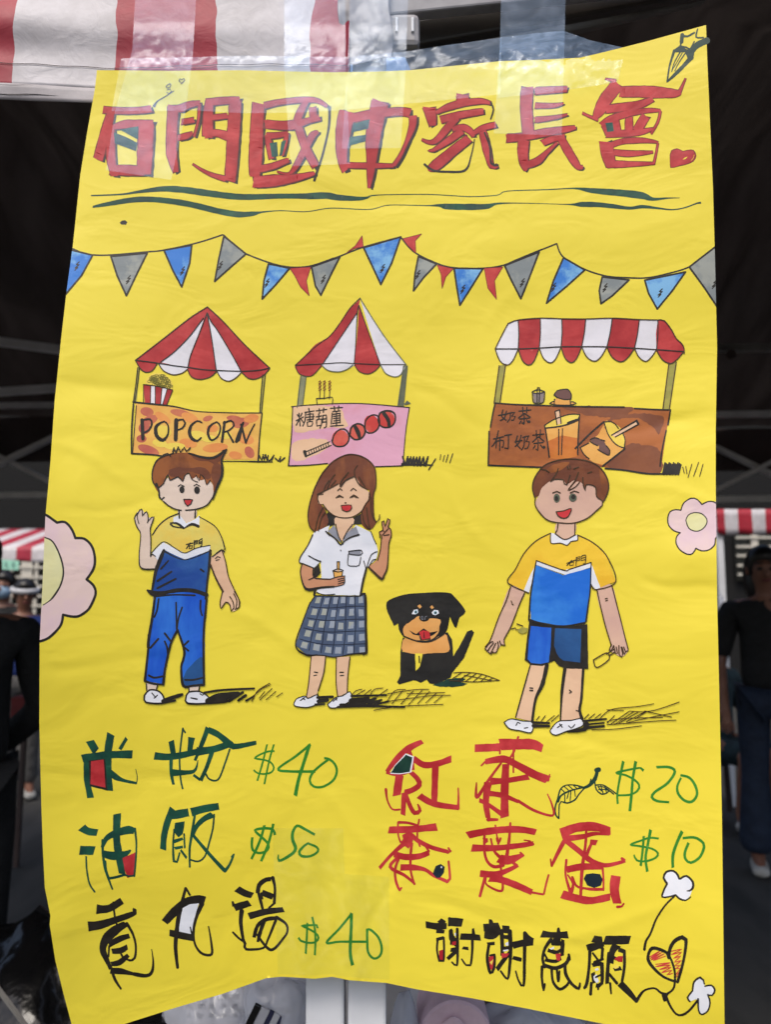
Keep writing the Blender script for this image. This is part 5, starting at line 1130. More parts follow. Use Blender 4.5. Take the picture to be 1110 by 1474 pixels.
tent2 = empty('market_tent', (1.6, 2.6, 0))
tag(tent2, 'dark-roofed folding tent with steel eave bar right of the striped valance', 'tent')
roof(tent2, .06, 3.6, .995, YF + .3, ZE, ZE + 1.1)
skirt(tent2, (.06, YF + .3, 0), (3.6, YF + .3, 0), ZE, .26); skirt(tent2, (3.6, 1.0, 0), (3.6, YF + .3, 0), ZE, .3)
scissor(tent2, (.1, YF + .2, 0), (3.5, YF + .2, 0), 2.02, 2.44, 4)
for zz in (2.5, 2.0): MB().bar((.1, YF + .12, zz), (3.5, YF + .12, zz + .05), .035, .035).build('eave_bar', MATS['dark_steel'], tent2)
e0, e1 = at(1036, 512, 3.4), at(1160, 500, 3.6)
MB().bar(e0 - Vector((.8, .25, .06)), e1, .05, .03).build('brace', MATS['grey_steel'], tent2)
MB().tube([at(1053, 510, 3.36), at(1053, 510, 3.42)], .022, 14).build('bolt', MATS['tent_underside'], tent2)
MB().box((-.0225, LEGY, 1.2), (.047, .047, 2.4)).build('corner_leg', MATS['white_steel'], tent2, bevel=.004)
for x, y in ((3.55, 1.03), (3.55, YF + .25), (.13, YF + .25)): MB().box((x, y, 1.2), (.045, .045, 2.4)).build('leg', MATS['dark_steel'], tent2, bevel=.004)
# joint, sleeve and eave bars at the head of the leg
surf('dull_pale', (170, 168, 170), (146, 142, 144), 20, rough=.5, bump=.2, bscale=40, bdist=.004)
surf('bronze_dark', (66, 60, 54), (50, 45, 40), 10, rough=.35)
hb0, hb1 = at(508, 22, 1.0), at(760, -4, 1.03)
MB().bar(hb0, hb0.lerp(hb1, 9), .02, .024).build('eave_rail', MATS['dull_pale'], tent2, bevel=.003)
MB().bar(at(500, 2, 1.005), at(500, 2, 1.005).lerp(at(760, -22, 1.035), 9), .012, .02).build('eave_rail', MATS['dull_pale'], tent2, bevel=.003)
MB().bar(at(590, 54, 1.05), at(590, 54, 1.05).lerp(at(760, 24, 1.075), 9), .02, .038).build('eave_tube', MATS['bronze_dark'], tent2, bevel=.004)
MB().bar(at(590, 86, 1.06), at(1010, -6, 1.32), .02, .03).build('eave_tube', MATS['grey_steel'], tent2, bevel=.004)
p0 = at(566, 52, 1.012)
MB().box(p0, (.075, .03, .05)).build('bracket', MATS['dull_pale'], tent2, bevel=.008)
for q in (571, 594): MB().box(at(q, 36, .996), (.004, .004, .022)).build('bracket_rib', MATS['white_steel'], tent2, bevel=.001)
def cloth_y(u, v): return .986 + .006 * mnoise.noise((u * 2.4, v * 3.0, 4.4)) + .0016 * mnoise.noise((u * 7, v * 9, 1.4)) + .003 * math.sin(v * 7 + 2 * u)
MB().grid(lambda u, v: at(489 + 74 * u + 3 * math.sin(v * 7), 88 - 116 * v + 5 * math.sin(u * 5), cloth_y(u, v)), 40, 60).build('leg_sleeve', MATS['dull_pale'], tent2, smooth=True, solid=.0012)

# ------------------------------------------------------------------ clear packing tape
m, nt, b = nodes_of('packing_tape')
out = nt.nodes['Material Output']
# clear film: lets nearly everything through; the sky's reflection is painted in as bluish diffuse colour
tr = nt.nodes.new('ShaderNodeBsdfTransparent'); tr.inputs['Color'].default_value = (.93, .95, .97, 1)
nt.nodes.remove(b)
df = nt.nodes.new('ShaderNodeBsdfDiffuse'); gl = nt.nodes.new('ShaderNodeBsdfGlossy'); gl.inputs['Roughness'].default_value = .16; gl.inputs['Color'].default_value = (.022, .023, .025, 1)
tc = nt.nodes.new('ShaderNodeTexCoord')
n1 = nt.nodes.new('ShaderNodeTexNoise'); n1.inputs['Scale'].default_value = 34; n1.inputs['Detail'].default_value = 6; n1.inputs['Distortion'].default_value = 1.5
nt.links.new(tc.outputs['Object'], n1.inputs['Vector'])
rp = nt.nodes.new('ShaderNodeValToRGB')
rp.color_ramp.elements[0].color, rp.color_ramp.elements[1].color = (.05, .074, .108, 1), (.13, .165, .22, 1)
rp.color_ramp.elements[0].position, rp.color_ramp.elements[1].position = .45, .8
nt.links.new(n1.outputs['Fac'], rp.inputs['Fac']); nt.links.new(rp.outputs['Color'], df.inputs['Color'])
bp = nt.nodes.new('ShaderNodeBump'); bp.inputs['Strength'].default_value = .16; bp.inputs['Distance'].default_value = .004
nt.links.new(n1.outputs['Fac'], bp.inputs['Height']); nt.links.new(bp.outputs['Normal'], gl.inputs['Normal'])
a1 = nt.nodes.new('ShaderNodeAddShader'); a2 = nt.nodes.new('ShaderNodeAddShader')
nt.links.new(df.outputs[0], a1.inputs[0]); nt.links.new(gl.outputs[0], a1.inputs[1])
nt.links.new(a1.outputs[0], a2.inputs[0]); nt.links.new(tr.outputs[0], a2.inputs[1]); nt.links.new(a2.outputs[0], out.inputs['Surface'])
MATS['packing_tape'] = m
m2 = m.copy(); m2.name = 'thin_tape'
q = [n_ for n_ in m2.node_tree.nodes if n_.type == 'VALTORGB'][0]
q.color_ramp.elements[0].color = (.004, .004, .004, 1); q.color_ramp.elements[1].color = (.05, .05, .045, 1)
MATS['thin_tape'] = m2

def tape(label, outline, layer, mat='packing_tape', crush=1.0):
    poly = dens(outline, 5)
    if area2(poly) < 0: poly = poly[::-1]
    vs = [Vector(p) for p in poly]; n0 = len(vs)
    x0, x1 = min(p[0] for p in poly), max(p[0] for p in poly); y0, y1 = min(p[1] for p in poly), max(p[1] for p in poly)
    yy = y0
    while yy < y1:
        xx = x0 + (2 if int(yy) % 2 else 0)
        while xx < x1: vs.append(Vector((xx + .11, yy + .07))); xx += 4
        yy += 4
    co, _, tri, _, _, of = delaunay_2d_cdt(vs, [], [list(range(n0))], 0, 1e-4)
    keep = [t for t, o in zip(tri, of) if o]; used = sorted({v for t in keep for v in t}); ix = {v: i for i, v in enumerate(used)}
    pts = []
    for v in used:
        px, py = co[v].x, co[v].y
        ys = sheet_y(px, max(py, 100)) - .0009 - .0003 * layer
        k = sstep((104 - py) / 75)
        Y = ys * (1 - k) + (.979 - .0006 * layer) * k
        free = math.exp(-((py - 82) / 26) ** 2) + (.5 if px > 825 else 0)
        Y += crush * .0032 * free * mnoise.noise((px * .055 + layer * 3, py * .075, layer))
        Y += crush * .0016 * free * mnoise.noise((px * .16, py * .2, layer + 5))
        Y -= .0035 * free
        pts.append(at(px, py, Y))
    fs = []
    for t in keep:
        a_, b_, c_ = (ix[v] for v in t)
        fs.append((a_, b_, c_) if (pts[b_] - pts[a_]).cross(pts[c_] - pts[a_]).y < 0 else (a_, c_, b_))
    me = bpy.data.meshes.new('tape_strip'); me.from_pydata(pts, [], fs); me.update()
    me.polygons.foreach_set('use_smooth', [True] * len(fs))
    o = link('tape_strip', me, MATS[mat]); tag(o, label, 'tape')
    return o
tape('long level strip of clear tape along the top edge of the poster', [(174, 84), (280, 82), (350, 80), (500, 82), (585, 74), (650, 64), (722, 54), (720, 136), (600, 148), (500, 158), (430, 162), (350, 163), (280, 159), (160, 160)], 0)
tape('slanting clear tape strip over the first two title characters', [(195, -20), (190, 72), (165, 160), (152, 245), (246, 259), (266, 165), (277, 83), (283, -20)], 1)
tape('upright clear tape strip over the third title character', [(409, -20), (409, 100), (418, 239), (504, 236), (498, 100), (497, -20)], 2)
tape('upright clear tape strip over the fourth title character', [(504, -20), (588, -20), (584, 100), (577, 213), (492, 214), (500, 100)], 3)
tape('upright clear tape strip over the sixth title character', [(722, -20), (815, -20), (813, 60), (809, 195), (711, 192), (720, 60)], 4)
tape('crumpled loose end of clear tape nearest the shooting star', [(721, 54), (770, 48), (811, 44), (850, 58), (901, 69), (890, 118), (840, 126), (780, 134), (717, 141)], 5, crush=2.2)
tape('nearly invisible clear tape patch at the foot of the poster over the tent legs', [(392, 1192), (494, 1192), (496, 1258), (560, 1262), (561, 1410), (500, 1406), (478, 1402), (453, 1404), (400, 1402)], 0, 'thin_tape')
# ------------------------------------------------------------------ stalls and building across the lane
surf('cream_bar', (206, 200, 186), (188, 182, 170), 10, rough=.5)
surf('dark_wall', (11, 10, 10), (7, 7, 7), 1.2, rough=.9)
surf('window_dark', (14, 15, 16), (20, 21, 22), 3, rough=.15)
bld = empty('building', (0, 14, 0)); tag(bld, 'dark building wall with cream window bars across the lane', 'building')
MB().box((0, 14.2, 4.5), (60, .3, 9)).build('wall', MATS['dark_wall'], bld)
def window(px0, px1, py0, py1, Y, vs, hs, wide):
    a, c = at(px0, py1, Y), at(px1, py0, Y)
    pane = MB().box(((a.x + c.x) / 2, Y + .06, (a.z + c.z) / 2), (c.x - a.x, .03, c.z - a.z)).build('window', MATS['window_dark'], bld)
    for p in vs:
        w_ = wide.get(p, .035)
        x = at(p, py0, Y).x
        MB().box((x, Y, (a.z + c.z) / 2), (w_, .04, c.z - a.z + .05)).build('window_bar', MATS['cream_bar'], pane, bevel=.004)
    for p in hs:
        z = at(px0, p, Y).z
        MB().box(((a.x + c.x) / 2, Y - .03, z), (c.x - a.x, .03, .042)).build('window_bar', MATS['cream_bar'], pane, bevel=.004)
window(-60, 66, 806, 886, 13.9, (-40, -14, 8, 17, 39, 53), (817, 831, 844, 858, 872), {39: .20, 53: .06, 8: .05, 17: .06})
window(1062, 1180, 768, 836, 13.9, (1086, 1130, 1165), (774, 787, 800, 814, 827), {1086: .12})

stripes('far_cloth_left', (176, 44, 66), (214, 208, 210), .36, 0, wob=.004)
stripes('far_cloth_right', (178, 40, 58), (216, 212, 216), .2, .02, wob=.004)
def far_tent(name_label, Y, px0, px1, py_top, py_mid, py_bot, mat, depth, lean, cells, slope):
    t = empty('market_stall_tent', (at((px0 + px1) / 2, py_bot, Y).x, Y + depth / 2, 0)); tag(t, name_label, 'tent')
    x0, x1 = at(px0, py_bot, Y).x, at(px1, py_bot, Y).x
    zb_, zm = at(px0, py_bot, Y).z, at(px0, py_mid, Y).z
    zt = zm + depth * slope
    n_ = max(2, int((x1 - x0) / .1))
    MB().grid(lambda u, v: Vector((x0 + (x1 - x0) * u, Y - .006 * math.sin(u * cells * 6) * (1 - v), zb_ + (zm - zb_) * v - .012 * abs(math.sin(u * cells * 3.14)) * (1 - v))), n_ * 6, 4).build('valance', mat, t, smooth=True, solid=.003)
    MB().grid(lambda u, v: Vector((x0 + (x1 - x0) * u + lean * v, Y + depth * v, zm + (zt - zm) * v)), n_ * 2, 6).build('roof_cover', mat, t, smooth=True, solid=.003)
    for x in (x0 + .03, x1 - .03): MB().box((x, Y + .04, zm / 2), (.045, .045, zm)).build('leg', MATS['white_steel'], t, bevel=.004)
    MB().box(((x0 + x1) / 2, Y + .04, zm - .03), (x1 - x0 - .1, .03, .03)).build('eave_bar', MATS['white_steel'], t)
    return t
far_tent('far striped tent seen beyond the large pink flower edge of the poster', 9.0, -330, 120, 767, 788, 808, MATS['far_cloth_left'], 1.3, .9, 10, .26)
far_tent('far striped tent with white leg seen beyond the small pink flower edge of the poster', 5.6, 1033, 1420, 728, 733, 768, MATS['far_cloth_right'], 1.6, .3, 10, .1)
# bag tied to the white leg
surf('pale_plastic', (186, 190, 200), (160, 164, 176), 14, rough=.25, bump=.8, bscale=30, bdist=.01)
p = at(1042, 905, 5.52)
def lump(c, rx, ry, rz, seed, amp=.25, n=24):
    mb = MB(); mb.ball((0, 0, 0), 1.0, n)
    for v in mb.bm.verts:
        k = 1 + amp * mnoise.noise(Vector(v.co) * 1.7 + Vector((seed, 0, 0))) + amp * .5 * mnoise.noise(Vector(v.co) * 4 + Vector((0, seed, 0))) + amp * .3 * mnoise.noise(Vector(v.co) * 9 + Vector((0, seed, 0)))
        v.co = Vector((v.co.x * rx * k, v.co.y * ry * k, v.co.z * rz * k)) + Vector(c)
    return mb
o = lump(p, .045, .04, .2, 4, .35).build('plastic_bag', MATS['pale_plastic'], None, smooth=True)
tag(o, 'thin pale plastic bag hanging on the far white tent leg', 'bag')
# mint price card under the far left valance
surf('mint_card', (168, 226, 200), (156, 214, 190), 20)
surf('faded_ink', (92, 128, 116))
sg = empty('price_sign', at(15, 813, 8.9)); tag(sg, 'pale mint sign hung under the far tent valance', 'sign')
c0 = at(14, 813, 8.9)
MB().box(c0, (.2, .006, .11), Matrix.Rotation(.06, 3, 'Y').to_quaternion()).build('card', MATS['mint_card'], sg)
for dx in (-.045, .04):
    for k in range(3):
        MB().box((c0.x + dx, 8.895, c0.z - .025 + .022 * k), (.05, .002, .006)).build('writing', MATS['faded_ink'], sg)
    MB().box((c0.x + dx, 8.895, c0.z), (.007, .003, .07)).build('writing', MATS['faded_ink'], sg)

# ------------------------------------------------------------------ people in the shade
surf('skin', (138, 96, 76), (126, 86, 68), 12, rough=.5)
surf('black_hair', (18, 15, 14), (28, 23, 20), 40, rough=.35, stretch=(1, 1, .2))
surf('black_cotton', (15, 15, 16), (22, 22, 23), 20, rough=.85, bump=.9, bscale=9, bdist=.03)
surf('denim', (26, 40, 62), (20, 32, 52), 20, rough=.8, bump=.9, bscale=9, bdist=.03)
surf('grey_cotton', (92, 90, 88), (78, 76, 74), 20, rough=.8, bump=.9, bscale=9, bdist=.03)
surf('blue_cotton', (28, 52, 120), (22, 44, 104), 20, rough=.8, bump=.9, bscale=9, bdist=.03)
surf('yellow_cotton', (206, 160, 60), (194, 148, 52), 20, rough=.8)
surf('teal_cotton', (24, 48, 54), (18, 38, 44), 20, rough=.8, bump=.9, bscale=9, bdist=.03)
surf('white_cotton', (200, 200, 204), (186, 186, 190), 20, rough=.7)
surf('mask_blue', (150, 176, 200), (140, 166, 190), 20, rough=.7)
surf('shoe_white', (180, 178, 172), (160, 158, 152), 20, rough=.6)
surf('eye', (20, 16, 14)); surf('lip', (140, 72, 66))

def skin_obj(name, verts, edges, mat, parent, root=0, sub=2):
    me = bpy.data.meshes.new(name); me.from_pydata([v[0] for v in verts], edges, []); me.update()
    o = bpy.data.objects.new(name, me); col.objects.link(o)
    md = o.modifiers.new('skin', 'SKIN'); md.use_smooth_shade = True; md.branch_smoothing = .4
    for i, sv in enumerate(me.skin_vertices[0].data):
        r_ = verts[i][1]; sv.radius = (r_, r_) if isinstance(r_, (int, float)) else r_
        sv.use_root = i == root
    o.modifiers.new('subd', 'SUBSURF').render_levels = sub; o.modifiers['subd'].levels = sub
    dg = bpy.context.evaluated_depsgraph_get(); ev = o.evaluated_get(dg)
    m_ = bpy.data.meshes.new_from_object(ev); bpy.data.objects.remove(o)
    m_.name = name; m_.polygons.foreach_set('use_smooth', [True] * len(m_.polygons))
    return link(name, m_, MATS[mat], parent)

def person(label, loc, yaw, h, arms, legs=None, shirt='black_cotton', trousers='denim', shorts=False, sleeve='short', hair='short', mask=False, headband=False, group=None, seat=0.0, shoe='shoe_white', flare=0.0):
    """standing or seated figure; local frame faces -Y, 1.7 m tall, scaled to h"""
    t = empty('person', loc, yaw); t.scale = (h / 1.7,) * 3
    tag(t, label, 'person')
    dz = -seat
    P = [((0, 0, .95 + dz), (.15, .105)), ((0, .01, 1.08 + dz), (.135, .095)), ((0, .01, 1.25 + dz), (.155, .105)), ((0, .02, 1.39 + dz), (.12, .08)), ((0, .015, 1.46 + dz), .052), ((0, 0, 1.53 + dz), .06), ((0, -.015, 1.59 + dz), (.074, .088)), ((0, -.005, 1.66 + dz), (.068, .08))]
    Ed = [(0, 1), (1, 2), (2, 3), (3, 4), (4, 5), (5, 6), (6, 7)]
    SH, SHE = [P[0], P[1], P[2], P[3]], [(0, 1), (1, 2), (2, 3)]
    SH = [(v, tuple(q + .014 for q in (r_ if isinstance(r_, tuple) else (r_, r_)))) for v, r_ in SH]
    SH[0] = ((0, 0, .9 + dz), (.165, .12)); SH.append(((0, .018, 1.435 + dz), (.075, .066))); SHE.append((3, 4))
    for sgn, arm in zip((-1, 1), arms):
        s0 = (sgn * .175, .02, 1.385 + dz); el = tuple(arm[0][:2]) + (arm[0][2] + dz,); wr = tuple(arm[1][:2]) + (arm[1][2] + dz,)
        i = len(P); P += [(s0, .058), (el, .042), (wr, .028)]; Ed += [(3, i), (i, i + 1), (i + 1, i + 2)]
        a = (Vector(wr) - Vector(el)).normalized(); side = a.cross(Vector((0, 1, 0))).normalized() if abs(a.y) < .9 else Vector((1, 0, 0)); up_ = a.cross(side)
        palm = Vector(wr) + a * .06; j = len(P); P.append((tuple(palm), (.032, .018))); Ed.append((i + 2, j))
        for k, ln in zip((-1.5, -.5, .5, 1.5), (.055, .068, .064, .05)):
            b0 = palm + a * .03 + side * k * .017; b1 = b0 + a * ln * .55 + up_ * .008; b2 = b1 + a * ln * .35 + up_ * .02
            q = len(P); P += [(tuple(b0), .009), (tuple(b1), .0085), (tuple(b2), .007)]; Ed += [(j, q), (q, q + 1), (q + 1, q + 2)]
        q = len(P); th = Vector(wr) + a * .03 + side * .03 * sgn
        P += [(tuple(th), .011), (tuple(th + a * .035 + side * .012 * sgn + up_ * .012), .009)]; Ed += [(i + 2, q), (q, q + 1)]
        end = Vector(s0).lerp(Vector(el), .95) if sleeve == 'short' else Vector(wr)
        j = len(SH); SH += [(s0, .078), (tuple(Vector(s0).lerp(Vector(el), .5)), .066)] + ([(tuple(end), .062)] if sleeve == 'short' else [(el, .056), (tuple(end), .042)])
        SHE += [(3, j)] + [(j + k, j + k + 1) for k in range(len(SH) - j - 1)]
    legs = legs or (((-.095, 0, .5), (-.1, .02, .09), (-.105, -.12, .03)), ((.095, -.01, .5), (.1, .01, .09), (.105, -.13, .03)))
    TR, TRE = [((0, 0, .96 + dz), (.155, .11))], []
    for sgn, lg in zip((-1, 1), legs):
        hp = (sgn * .085, 0, .9 + dz)
        i = len(P); P += [(hp, .085), (lg[0], .056), (lg[1], .04), (lg[2], (.04, .026))]; Ed += [(0, i), (i, i + 1), (i + 1, i + 2), (i + 2, i + 3)]
        j = len(TR); e = lg[0] if shorts else tuple(Vector(lg[0]).lerp(Vector(lg[1]), .96 + flare * 1.6))
        TR += [(hp, .1), (tuple(Vector(hp).lerp(Vector(lg[0]), .5)), .088), (lg[0], .074)] + ([] if shorts else [(tuple(Vector(lg[0]).lerp(Vector(lg[1]), .5)), .07 + flare * .6), (e, .068 + flare)])
        TRE += [(0, j)] + [(j + k, j + k + 1) for k in range(len(TR) - j - 1)]
        an, toe = Vector(lg[1]), Vector(lg[2]); sm_ = skin_obj('shoe', [((an.x, an.y + .03, an.z - .045), .045), (((an + toe) / 2).x and tuple((an + toe) / 2 - Vector((0, 0, .02))), (.048, .036)), (tuple(toe + Vector((0, -.03, .005))), (.046, .028))], [(0, 1), (1, 2)], shoe, t)
    skin_obj('body', P, Ed, 'skin', t)
    skin_obj('shirt', SH, SHE, shirt, t); skin_obj('trousers', TR, TRE, trousers, t)
    hz = 1.6 + dz
    hm_ = MB(); hm_.ball((0, .012, hz + .035), .1, 20, (.92, 1.06, 1.02))
    for v in list(hm_.bm.verts):
        if v.co.y < -.045 and v.co.z < hz + .06: v.co.y = -.045 + (v.co.y + .045) * .1; v.co.z = max(v.co.z, hz + .02)
        v.co += Vector((1, 1, 1)) * .006 * mnoise.noise(v.co * 40)
    hair_o = hm_.build('hair', MATS['black_hair'], t, smooth=True, local=True)
    if hair == 'long':
        lm = lump((0, .05, hz - .05), .108, .075, .17, 3, .12, 18); lm.build('hair', MATS['black_hair'], t, smooth=True, local=True)
    for sx in (-1, 1):
        MB().ball((sx * .031, -.094, hz + .0), .0115, 10, (1.3, .6, .8)).build('eye', MATS['eye'], t, smooth=True, local=True)
        MB().ball((sx * .082, .0, hz - .005), .026, 10, (.4, .7, 1.1)).build('ear', MATS['skin'], t, smooth=True, local=True)
        MB().tube([(sx * .05, -.088, hz + .026), (sx * .03, -.096, hz + .032), (sx * .014, -.098, hz + .028)], .0045, 6).build('eyebrow', MATS['black_hair'], t, smooth=True, local=True)
    MB().ball((0, -.106, hz - .028), .017, 12, (.8, 1.0, 1.35)).build('nose', MATS['skin'], t, smooth=True, local=True)
    if mask: MB().ball((0, -.05, hz - .05), .075, 18, (.95, .85, .8)).build('mask', MATS['mask_blue'], t, smooth=True, local=True)
    else: MB().ball((0, -.094, hz - .062), .022, 12, (1.1, .5, .4)).build('mouth', MATS['lip'], t, smooth=True, local=True)
    if headband:
        hb = MB(); R_ = []
        hb.tube([(.1 * math.cos(a_), .012 + .112 * math.sin(a_), hz + .045 + .012 * math.sin(a_)) for a_ in [2 * math.pi * k / 24 for k in range(25)]], .014, 8)
        for v in hb.bm.verts: v.co.z = hz + .05 + (v.co.z - hz - .05) * 1.5
        hb.build('headband', MATS['white_cotton'], t, smooth=True, local=True)
    return t
DOWN = ((-.25, .02, 1.12), (-.27, -.05, .88)), ((.25, .02, 1.12), (.27, -.05, .88))
FRONT = ((-.25, .0, 1.12), (-.16, -.2, .98)), ((.25, .0, 1.12), (.16, -.2, .98))
BACK = ((-.26, .06, 1.12), (-.16, .17, .98)), ((.24, .08, 1.12), (.1, .19, .98))
g0 = ground_at(1124, 1258)
person('person in black short-sleeved shirt and blue jeans holding a white paper', (g0.x, g0.y, 0), R(-18), 1.72, (((-.25, .03, 1.1), (-.24, -.1, .86)), ((.25, 0, 1.12), (.12, -.2, .95))), hair='long', flare=.035)
MB().box((g0.x + .04, g0.y - .3, .86), (.14, .004, .1), Matrix.Rotation(.5, 3, 'X').to_quaternion()).build('paper_slip', MATS['white_cotton'])
tag(bpy.data.objects['paper_slip'], 'white paper slip held by the person in jeans', 'paper')
g1 = ground_at(1056, 1192)
person('seated masked person in dark shirt and shorts with white shoes', (g1.x, g1.y + .2, 0), R(20), 1.66, FRONT, legs=(((-.11, -.38, .5), (-.1, -.3, .09), (-.11, -.43, .03)), ((.11, -.4, .5), (.1, -.36, .09), (.11, -.5, .03))), shirt='teal_cotton', trousers='teal_cotton', shorts=True, mask=True, seat=.42)
st = empty('stool', (g1.x, g1.y + .22, 0)); tag(st, 'dark plastic stool under the seated person', 'stool')
MB().box((g1.x, g1.y + .24, .41), (.32, .32, .03)).build('seat', MATS['tent_underside'], st, bevel=.01)
for sx in (-1, 1):
    for sy in (-1, 1): MB().bar((g1.x + sx * .13, g1.y + .24 + sy * .13, .395), (g1.x + sx * .16, g1.y + .24 + sy * .16, 0), .03).build('leg', MATS['tent_underside'], st)
person('person all in black standing close behind the edge of the poster', (at(-48, 900, 2.45).x, 2.45, 0), R(25), 1.66, BACK, trousers='black_cotton', sleeve='long', shoe='black_cotton')
g2 = ground_at(30, 1150)
person('person with a white headband, yellow and blue top and grey trousers', (at(33, 900, g2.y).x, g2.y, 0), R(30), 1.58, FRONT, shirt='blue_cotton', trousers='grey_cotton', headband=True)
yk = skin_obj('collar_panel', [((0, .0, 1.26), (.165, .118)), ((0, .015, 1.36), (.15, .1)), ((0, .02, 1.42), (.11, .078))], [(0, 1), (1, 2)], 'yellow_cotton', bpy.data.objects['person.003'])
person('person with a pale blue face mask beside the one with the headband', (at(2, 900, g2.y + .5).x, g2.y + .5, 0), R(10), 1.66, DOWN, shirt='black_cotton', trousers='black_cotton', mask=True)
# red cloth table behind
surf('dark_red', (104, 26, 26), (84, 20, 20), 12, rough=.8)
surf('table_white', (170, 170, 172), (150, 150, 154), 10, rough=.4)
def table(label, c, size, z, top, legm):
    t = empty('table', (c[0], c[1], 0)); tag(t, label, 'table')
    MB().box((c[0], c[1], z - .015), (size[0], size[1], .03)).build('table_top', MATS[top], t, bevel=.006)
    for sx in (-1, 1):
        for sy in (-1, 1): MB().bar((c[0] + sx * (size[0] / 2 - .05), c[1] + sy * (size[1] / 2 - .05), z - .03), (c[0] + sx * (size[0] / 2 - .04), c[1] + sy * (size[1] / 2 - .05), 0), .025).build('leg', MATS[legm], t)
    return t
rc = at(52, 1004, 4.3)
t_ = table('far table under a dark red cloth', (rc.x + .1, 4.6), (.5, .5), rc.z, 'dark_red', 'tent_underside')
MB().box((rc.x + .1, 4.335, rc.z - .09), (.506, .006, .17)).build('cloth_drop', MATS['dark_red'], t_)

# ------------------------------------------------------------------ packing table behind the foot of the poster
TZ = .68
table('white folding table behind the foot of the poster', (.12, 1.42), (1.0, .6), TZ, 'table_white', 'dark_steel')
m, nt, b = nodes_of('clear_bag'); out = nt.nodes['Material Output']
tr = nt.nodes.new('ShaderNodeBsdfTransparent'); mx = nt.nodes.new('ShaderNodeMixShader'); mx.inputs['Fac'].default_value = .5
tc = nt.nodes.new('ShaderNodeTexCoord'); n1 = nt.nodes.new('ShaderNodeTexNoise'); n1.inputs['Scale'].default_value = 11; n1.inputs['Detail'].default_value = 2; n1.inputs['Distortion'].default_value = 1.2
nt.links.new(tc.outputs['Object'], n1.inputs['Vector']); bp = nt.nodes.new('ShaderNodeBump'); bp.inputs['Strength'].default_value = .9; bp.inputs['Distance'].default_value = .02
nt.links.new(n1.outputs['Fac'], bp.inputs['Height']); nt.links.new(bp.outputs['Normal'], b.inputs['Normal'])
b.inputs['Base Color'].default_value = (.62, .64, .72, 1); b.inputs['Roughness'].default_value = .2
nt.links.new(tr.outputs[0], mx.inputs[1]); nt.links.new(b.outputs[0], mx.inputs[2]); nt.links.new(mx.outputs[0], out.inputs['Surface'])
MATS['clear_bag'] = m
surf('foam_white', (196, 196, 200), (176, 176, 184), 16, rough=.6)
surf('roll_paper', (226, 196, 206), (214, 184, 194), 40, rough=.85, bump=.15, bscale=120)
surf('box_brown', (96, 84, 74), (80, 70, 62), 12, rough=.7)
surf('navy_print', (40, 42, 78)); surf('gloss_black', (10, 10, 11), (16, 16, 17), 6, rough=.18, bump=.5, bscale=7, bdist=.02)

c = at(400, 1462, 1.24); o = lump((c.x, 1.26, TZ + .1), .07, .07, .112, 2, .28, 30).build('plastic_bag', MATS['clear_bag'], None, smooth=True); tag(o, 'crumpled clear plastic bag left of the tent legs on the packing table', 'bag')
c = at(300, 1474, 1.22); o = lump((c.x, 1.3, TZ + .08), .09, .07, .09, 7, .28, 30).build('plastic_bag', MATS['clear_bag'], None, smooth=True); tag(o, 'low clear plastic bag beside the perforated foam box', 'bag')
# perforated foam box
fb = empty('foam_box', (at(316, 1470, 1.36).x, 1.36, TZ)); tag(fb, 'white foam box with rows of dark holes on the packing table', 'box')
bx = at(316, 1450, 1.36).x
MB().box((bx, 1.37, TZ + .085), (.12, .05, .17)).build('box_body', MATS['foam_white'], fb, bevel=.006)
for i in range(6):
    for j in range(5): MB().box((bx - .048 + i * .019, 1.3445, TZ + .095 + j * .0145), (.008, .002, .006)).build('hole', MATS['window_dark'], fb)
# striped packet
pk = empty('snack_packet', (at(362, 1474, 1.16).x, 1.16, TZ)); tag(pk, 'slanting black packet with white and navy stripes on the packing table', 'packet')
pa, pb = at(338, 1500, 1.17), at(372, 1446, 1.2)
up_ = Vector((.45, 0, .9)).normalized(); sd_ = Vector((.9, .1, -.45)).normalized()
def slab(nm, off, w_, mat, dy):
    c_ = pb + sd_ * off - up_ * .06
    MB().bar(c_ - up_ * .06 + Vector((0, dy, 0)), c_ + up_ * .06 + Vector((0, dy, 0)), w_, .006, up=(0, 1, 0)).build(nm, MATS[mat], pk, bevel=.001)
for k, (w_, mt) in enumerate(((.010, 'gloss_black'), (.014, 'foam_white'), (.007, 'navy_print'), (.010, 'foam_white'), (.007, 'navy_print'), (.010, 'foam_white'))):
    slab('stripe', [0, .012, .0225, .031, .0395, .048][k], w_, mt, 0)
# paper roll seen end on
rc_ = at(656, 1492, 1.2)
rl = empty('paper_roll', (rc_.x, 1.2, rc_.z - .05)); tag(rl, 'mauve paper roll standing end-on right of the tent legs', 'paper roll')
mb = MB(); n_ = 48
def ring(r_, y): return [mb.bm.verts.new((rc_.x + r_ * math.cos(2 * math.pi * k / n_), y, rc_.z + r_ * math.sin(2 * math.pi * k / n_))) for k in range(n_)]
rs = [ring(.021, 1.19), ring(.05, 1.19), ring(.053, 1.194), ring(.053, 1.30), ring(.05, 1.304), ring(.021, 1.304), ring(.021, 1.19)]
for a_, b_ in zip(rs, rs[1:]):
    for k in range(n_): mb.bm.faces.new((a_[k], a_[(k + 1) % n_], b_[(k + 1) % n_], b_[k]))
bmesh.ops.remove_doubles(mb.bm, verts=list(mb.bm.verts), dist=1e-5)
mb.build('roll', MATS['roll_paper'], rl, smooth=False)
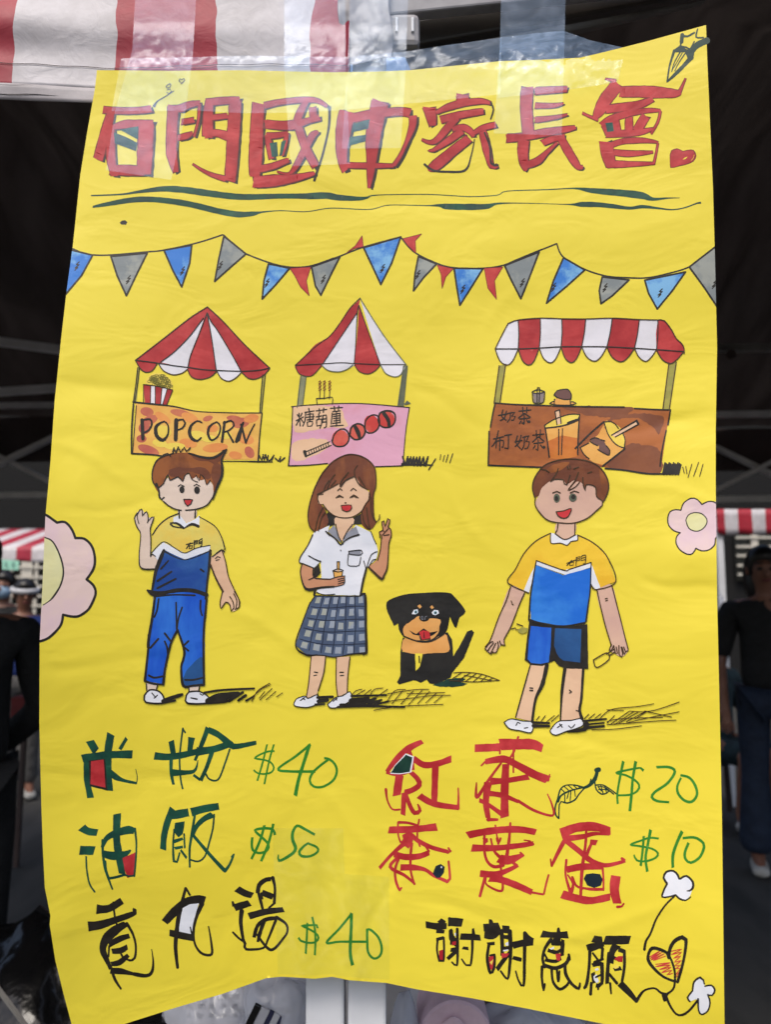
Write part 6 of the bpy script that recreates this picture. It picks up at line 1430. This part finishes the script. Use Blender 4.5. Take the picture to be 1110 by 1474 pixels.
MB().grid(lambda u, v: Vector((rc_.x - .004 + .022 * (u - .5) * 2 * (1 - .2 * v), 1.188 - .01 * math.sin(u * 3.14), rc_.z + .022 + .016 * v * math.sin(u * 3.14))), 14, 6).build('loose_flap', MATS['roll_paper'], rl, smooth=True, solid=.0008)
o = MB(); o.box((at(715, 1450, 1.42).x, 1.42, TZ + .12), (.1, .09, .24), Matrix.Rotation(.25, 3, 'Y').to_quaternion()); o = o.build('carton', MATS['box_brown'], None, bevel=.004); tag(o, 'dark brown carton behind the mauve paper roll', 'carton')
for k, (px, Y_, lab) in enumerate(((582, 1.22, 'white napkin packet beside the tent legs'), (606, 1.32, 'white napkin packet between the tent legs and the paper roll'))):
    c = at(px, 1470, Y_); mb = lump((c.x, Y_, TZ + .09), .028, .04, .1, 11 + k, .12, 22); o = mb.build('napkin_packet', MATS['foam_white' if k else 'clear_bag'], None, smooth=True); tag(o, lab, 'packet')
c = at(770, 1486, 1.24); o = lump((c.x, 1.26, TZ + .065), .115, .07, .085, 23, .22, 34).build('plastic_bag', MATS['clear_bag'], None, smooth=True); tag(o, 'wide clear plastic bag of tissues right of the paper roll', 'bag')
o = lump((c.x + .01, 1.3, TZ + .055), .09, .05, .06, 29, .15, 22).build('tissue_pack', MATS['foam_white'], None, smooth=True); tag(o, 'pale tissue pack inside the wide clear bag', 'tissues')
# dark carton at the left end
c = at(215, 1476, 1.3); mb = MB(); mb.box((c.x, 1.32, TZ + .06), (.08, .1, .12)); o = mb.build('carton', MATS['gloss_black'], None, bevel=.004); tag(o, 'small black carton at the end of the packing table beside the low bag', 'carton')
# shiny black rubbish bag on the ground by the left edge
c = ground_at(60, 1500, .35); o = lump((c.x - .02, c.y + .1, .3), .3, .28, .32, 41, .2, 40).build('rubbish_bag', MATS['gloss_black'], None, smooth=True); tag(o, 'bulging glossy black rubbish bag on the ground behind the poster', 'bag')
a_, b_ = at(-12, 1412, 1.7), at(18, 1452, 1.66)
o = MB().bar(a_ - (b_ - a_) * 2, b_ + (b_ - a_) * 4, .007).build('metal_rod', MATS['grey_steel']); tag(o, 'thin pale metal rod leaning beside the black rubbish bag', 'rod')
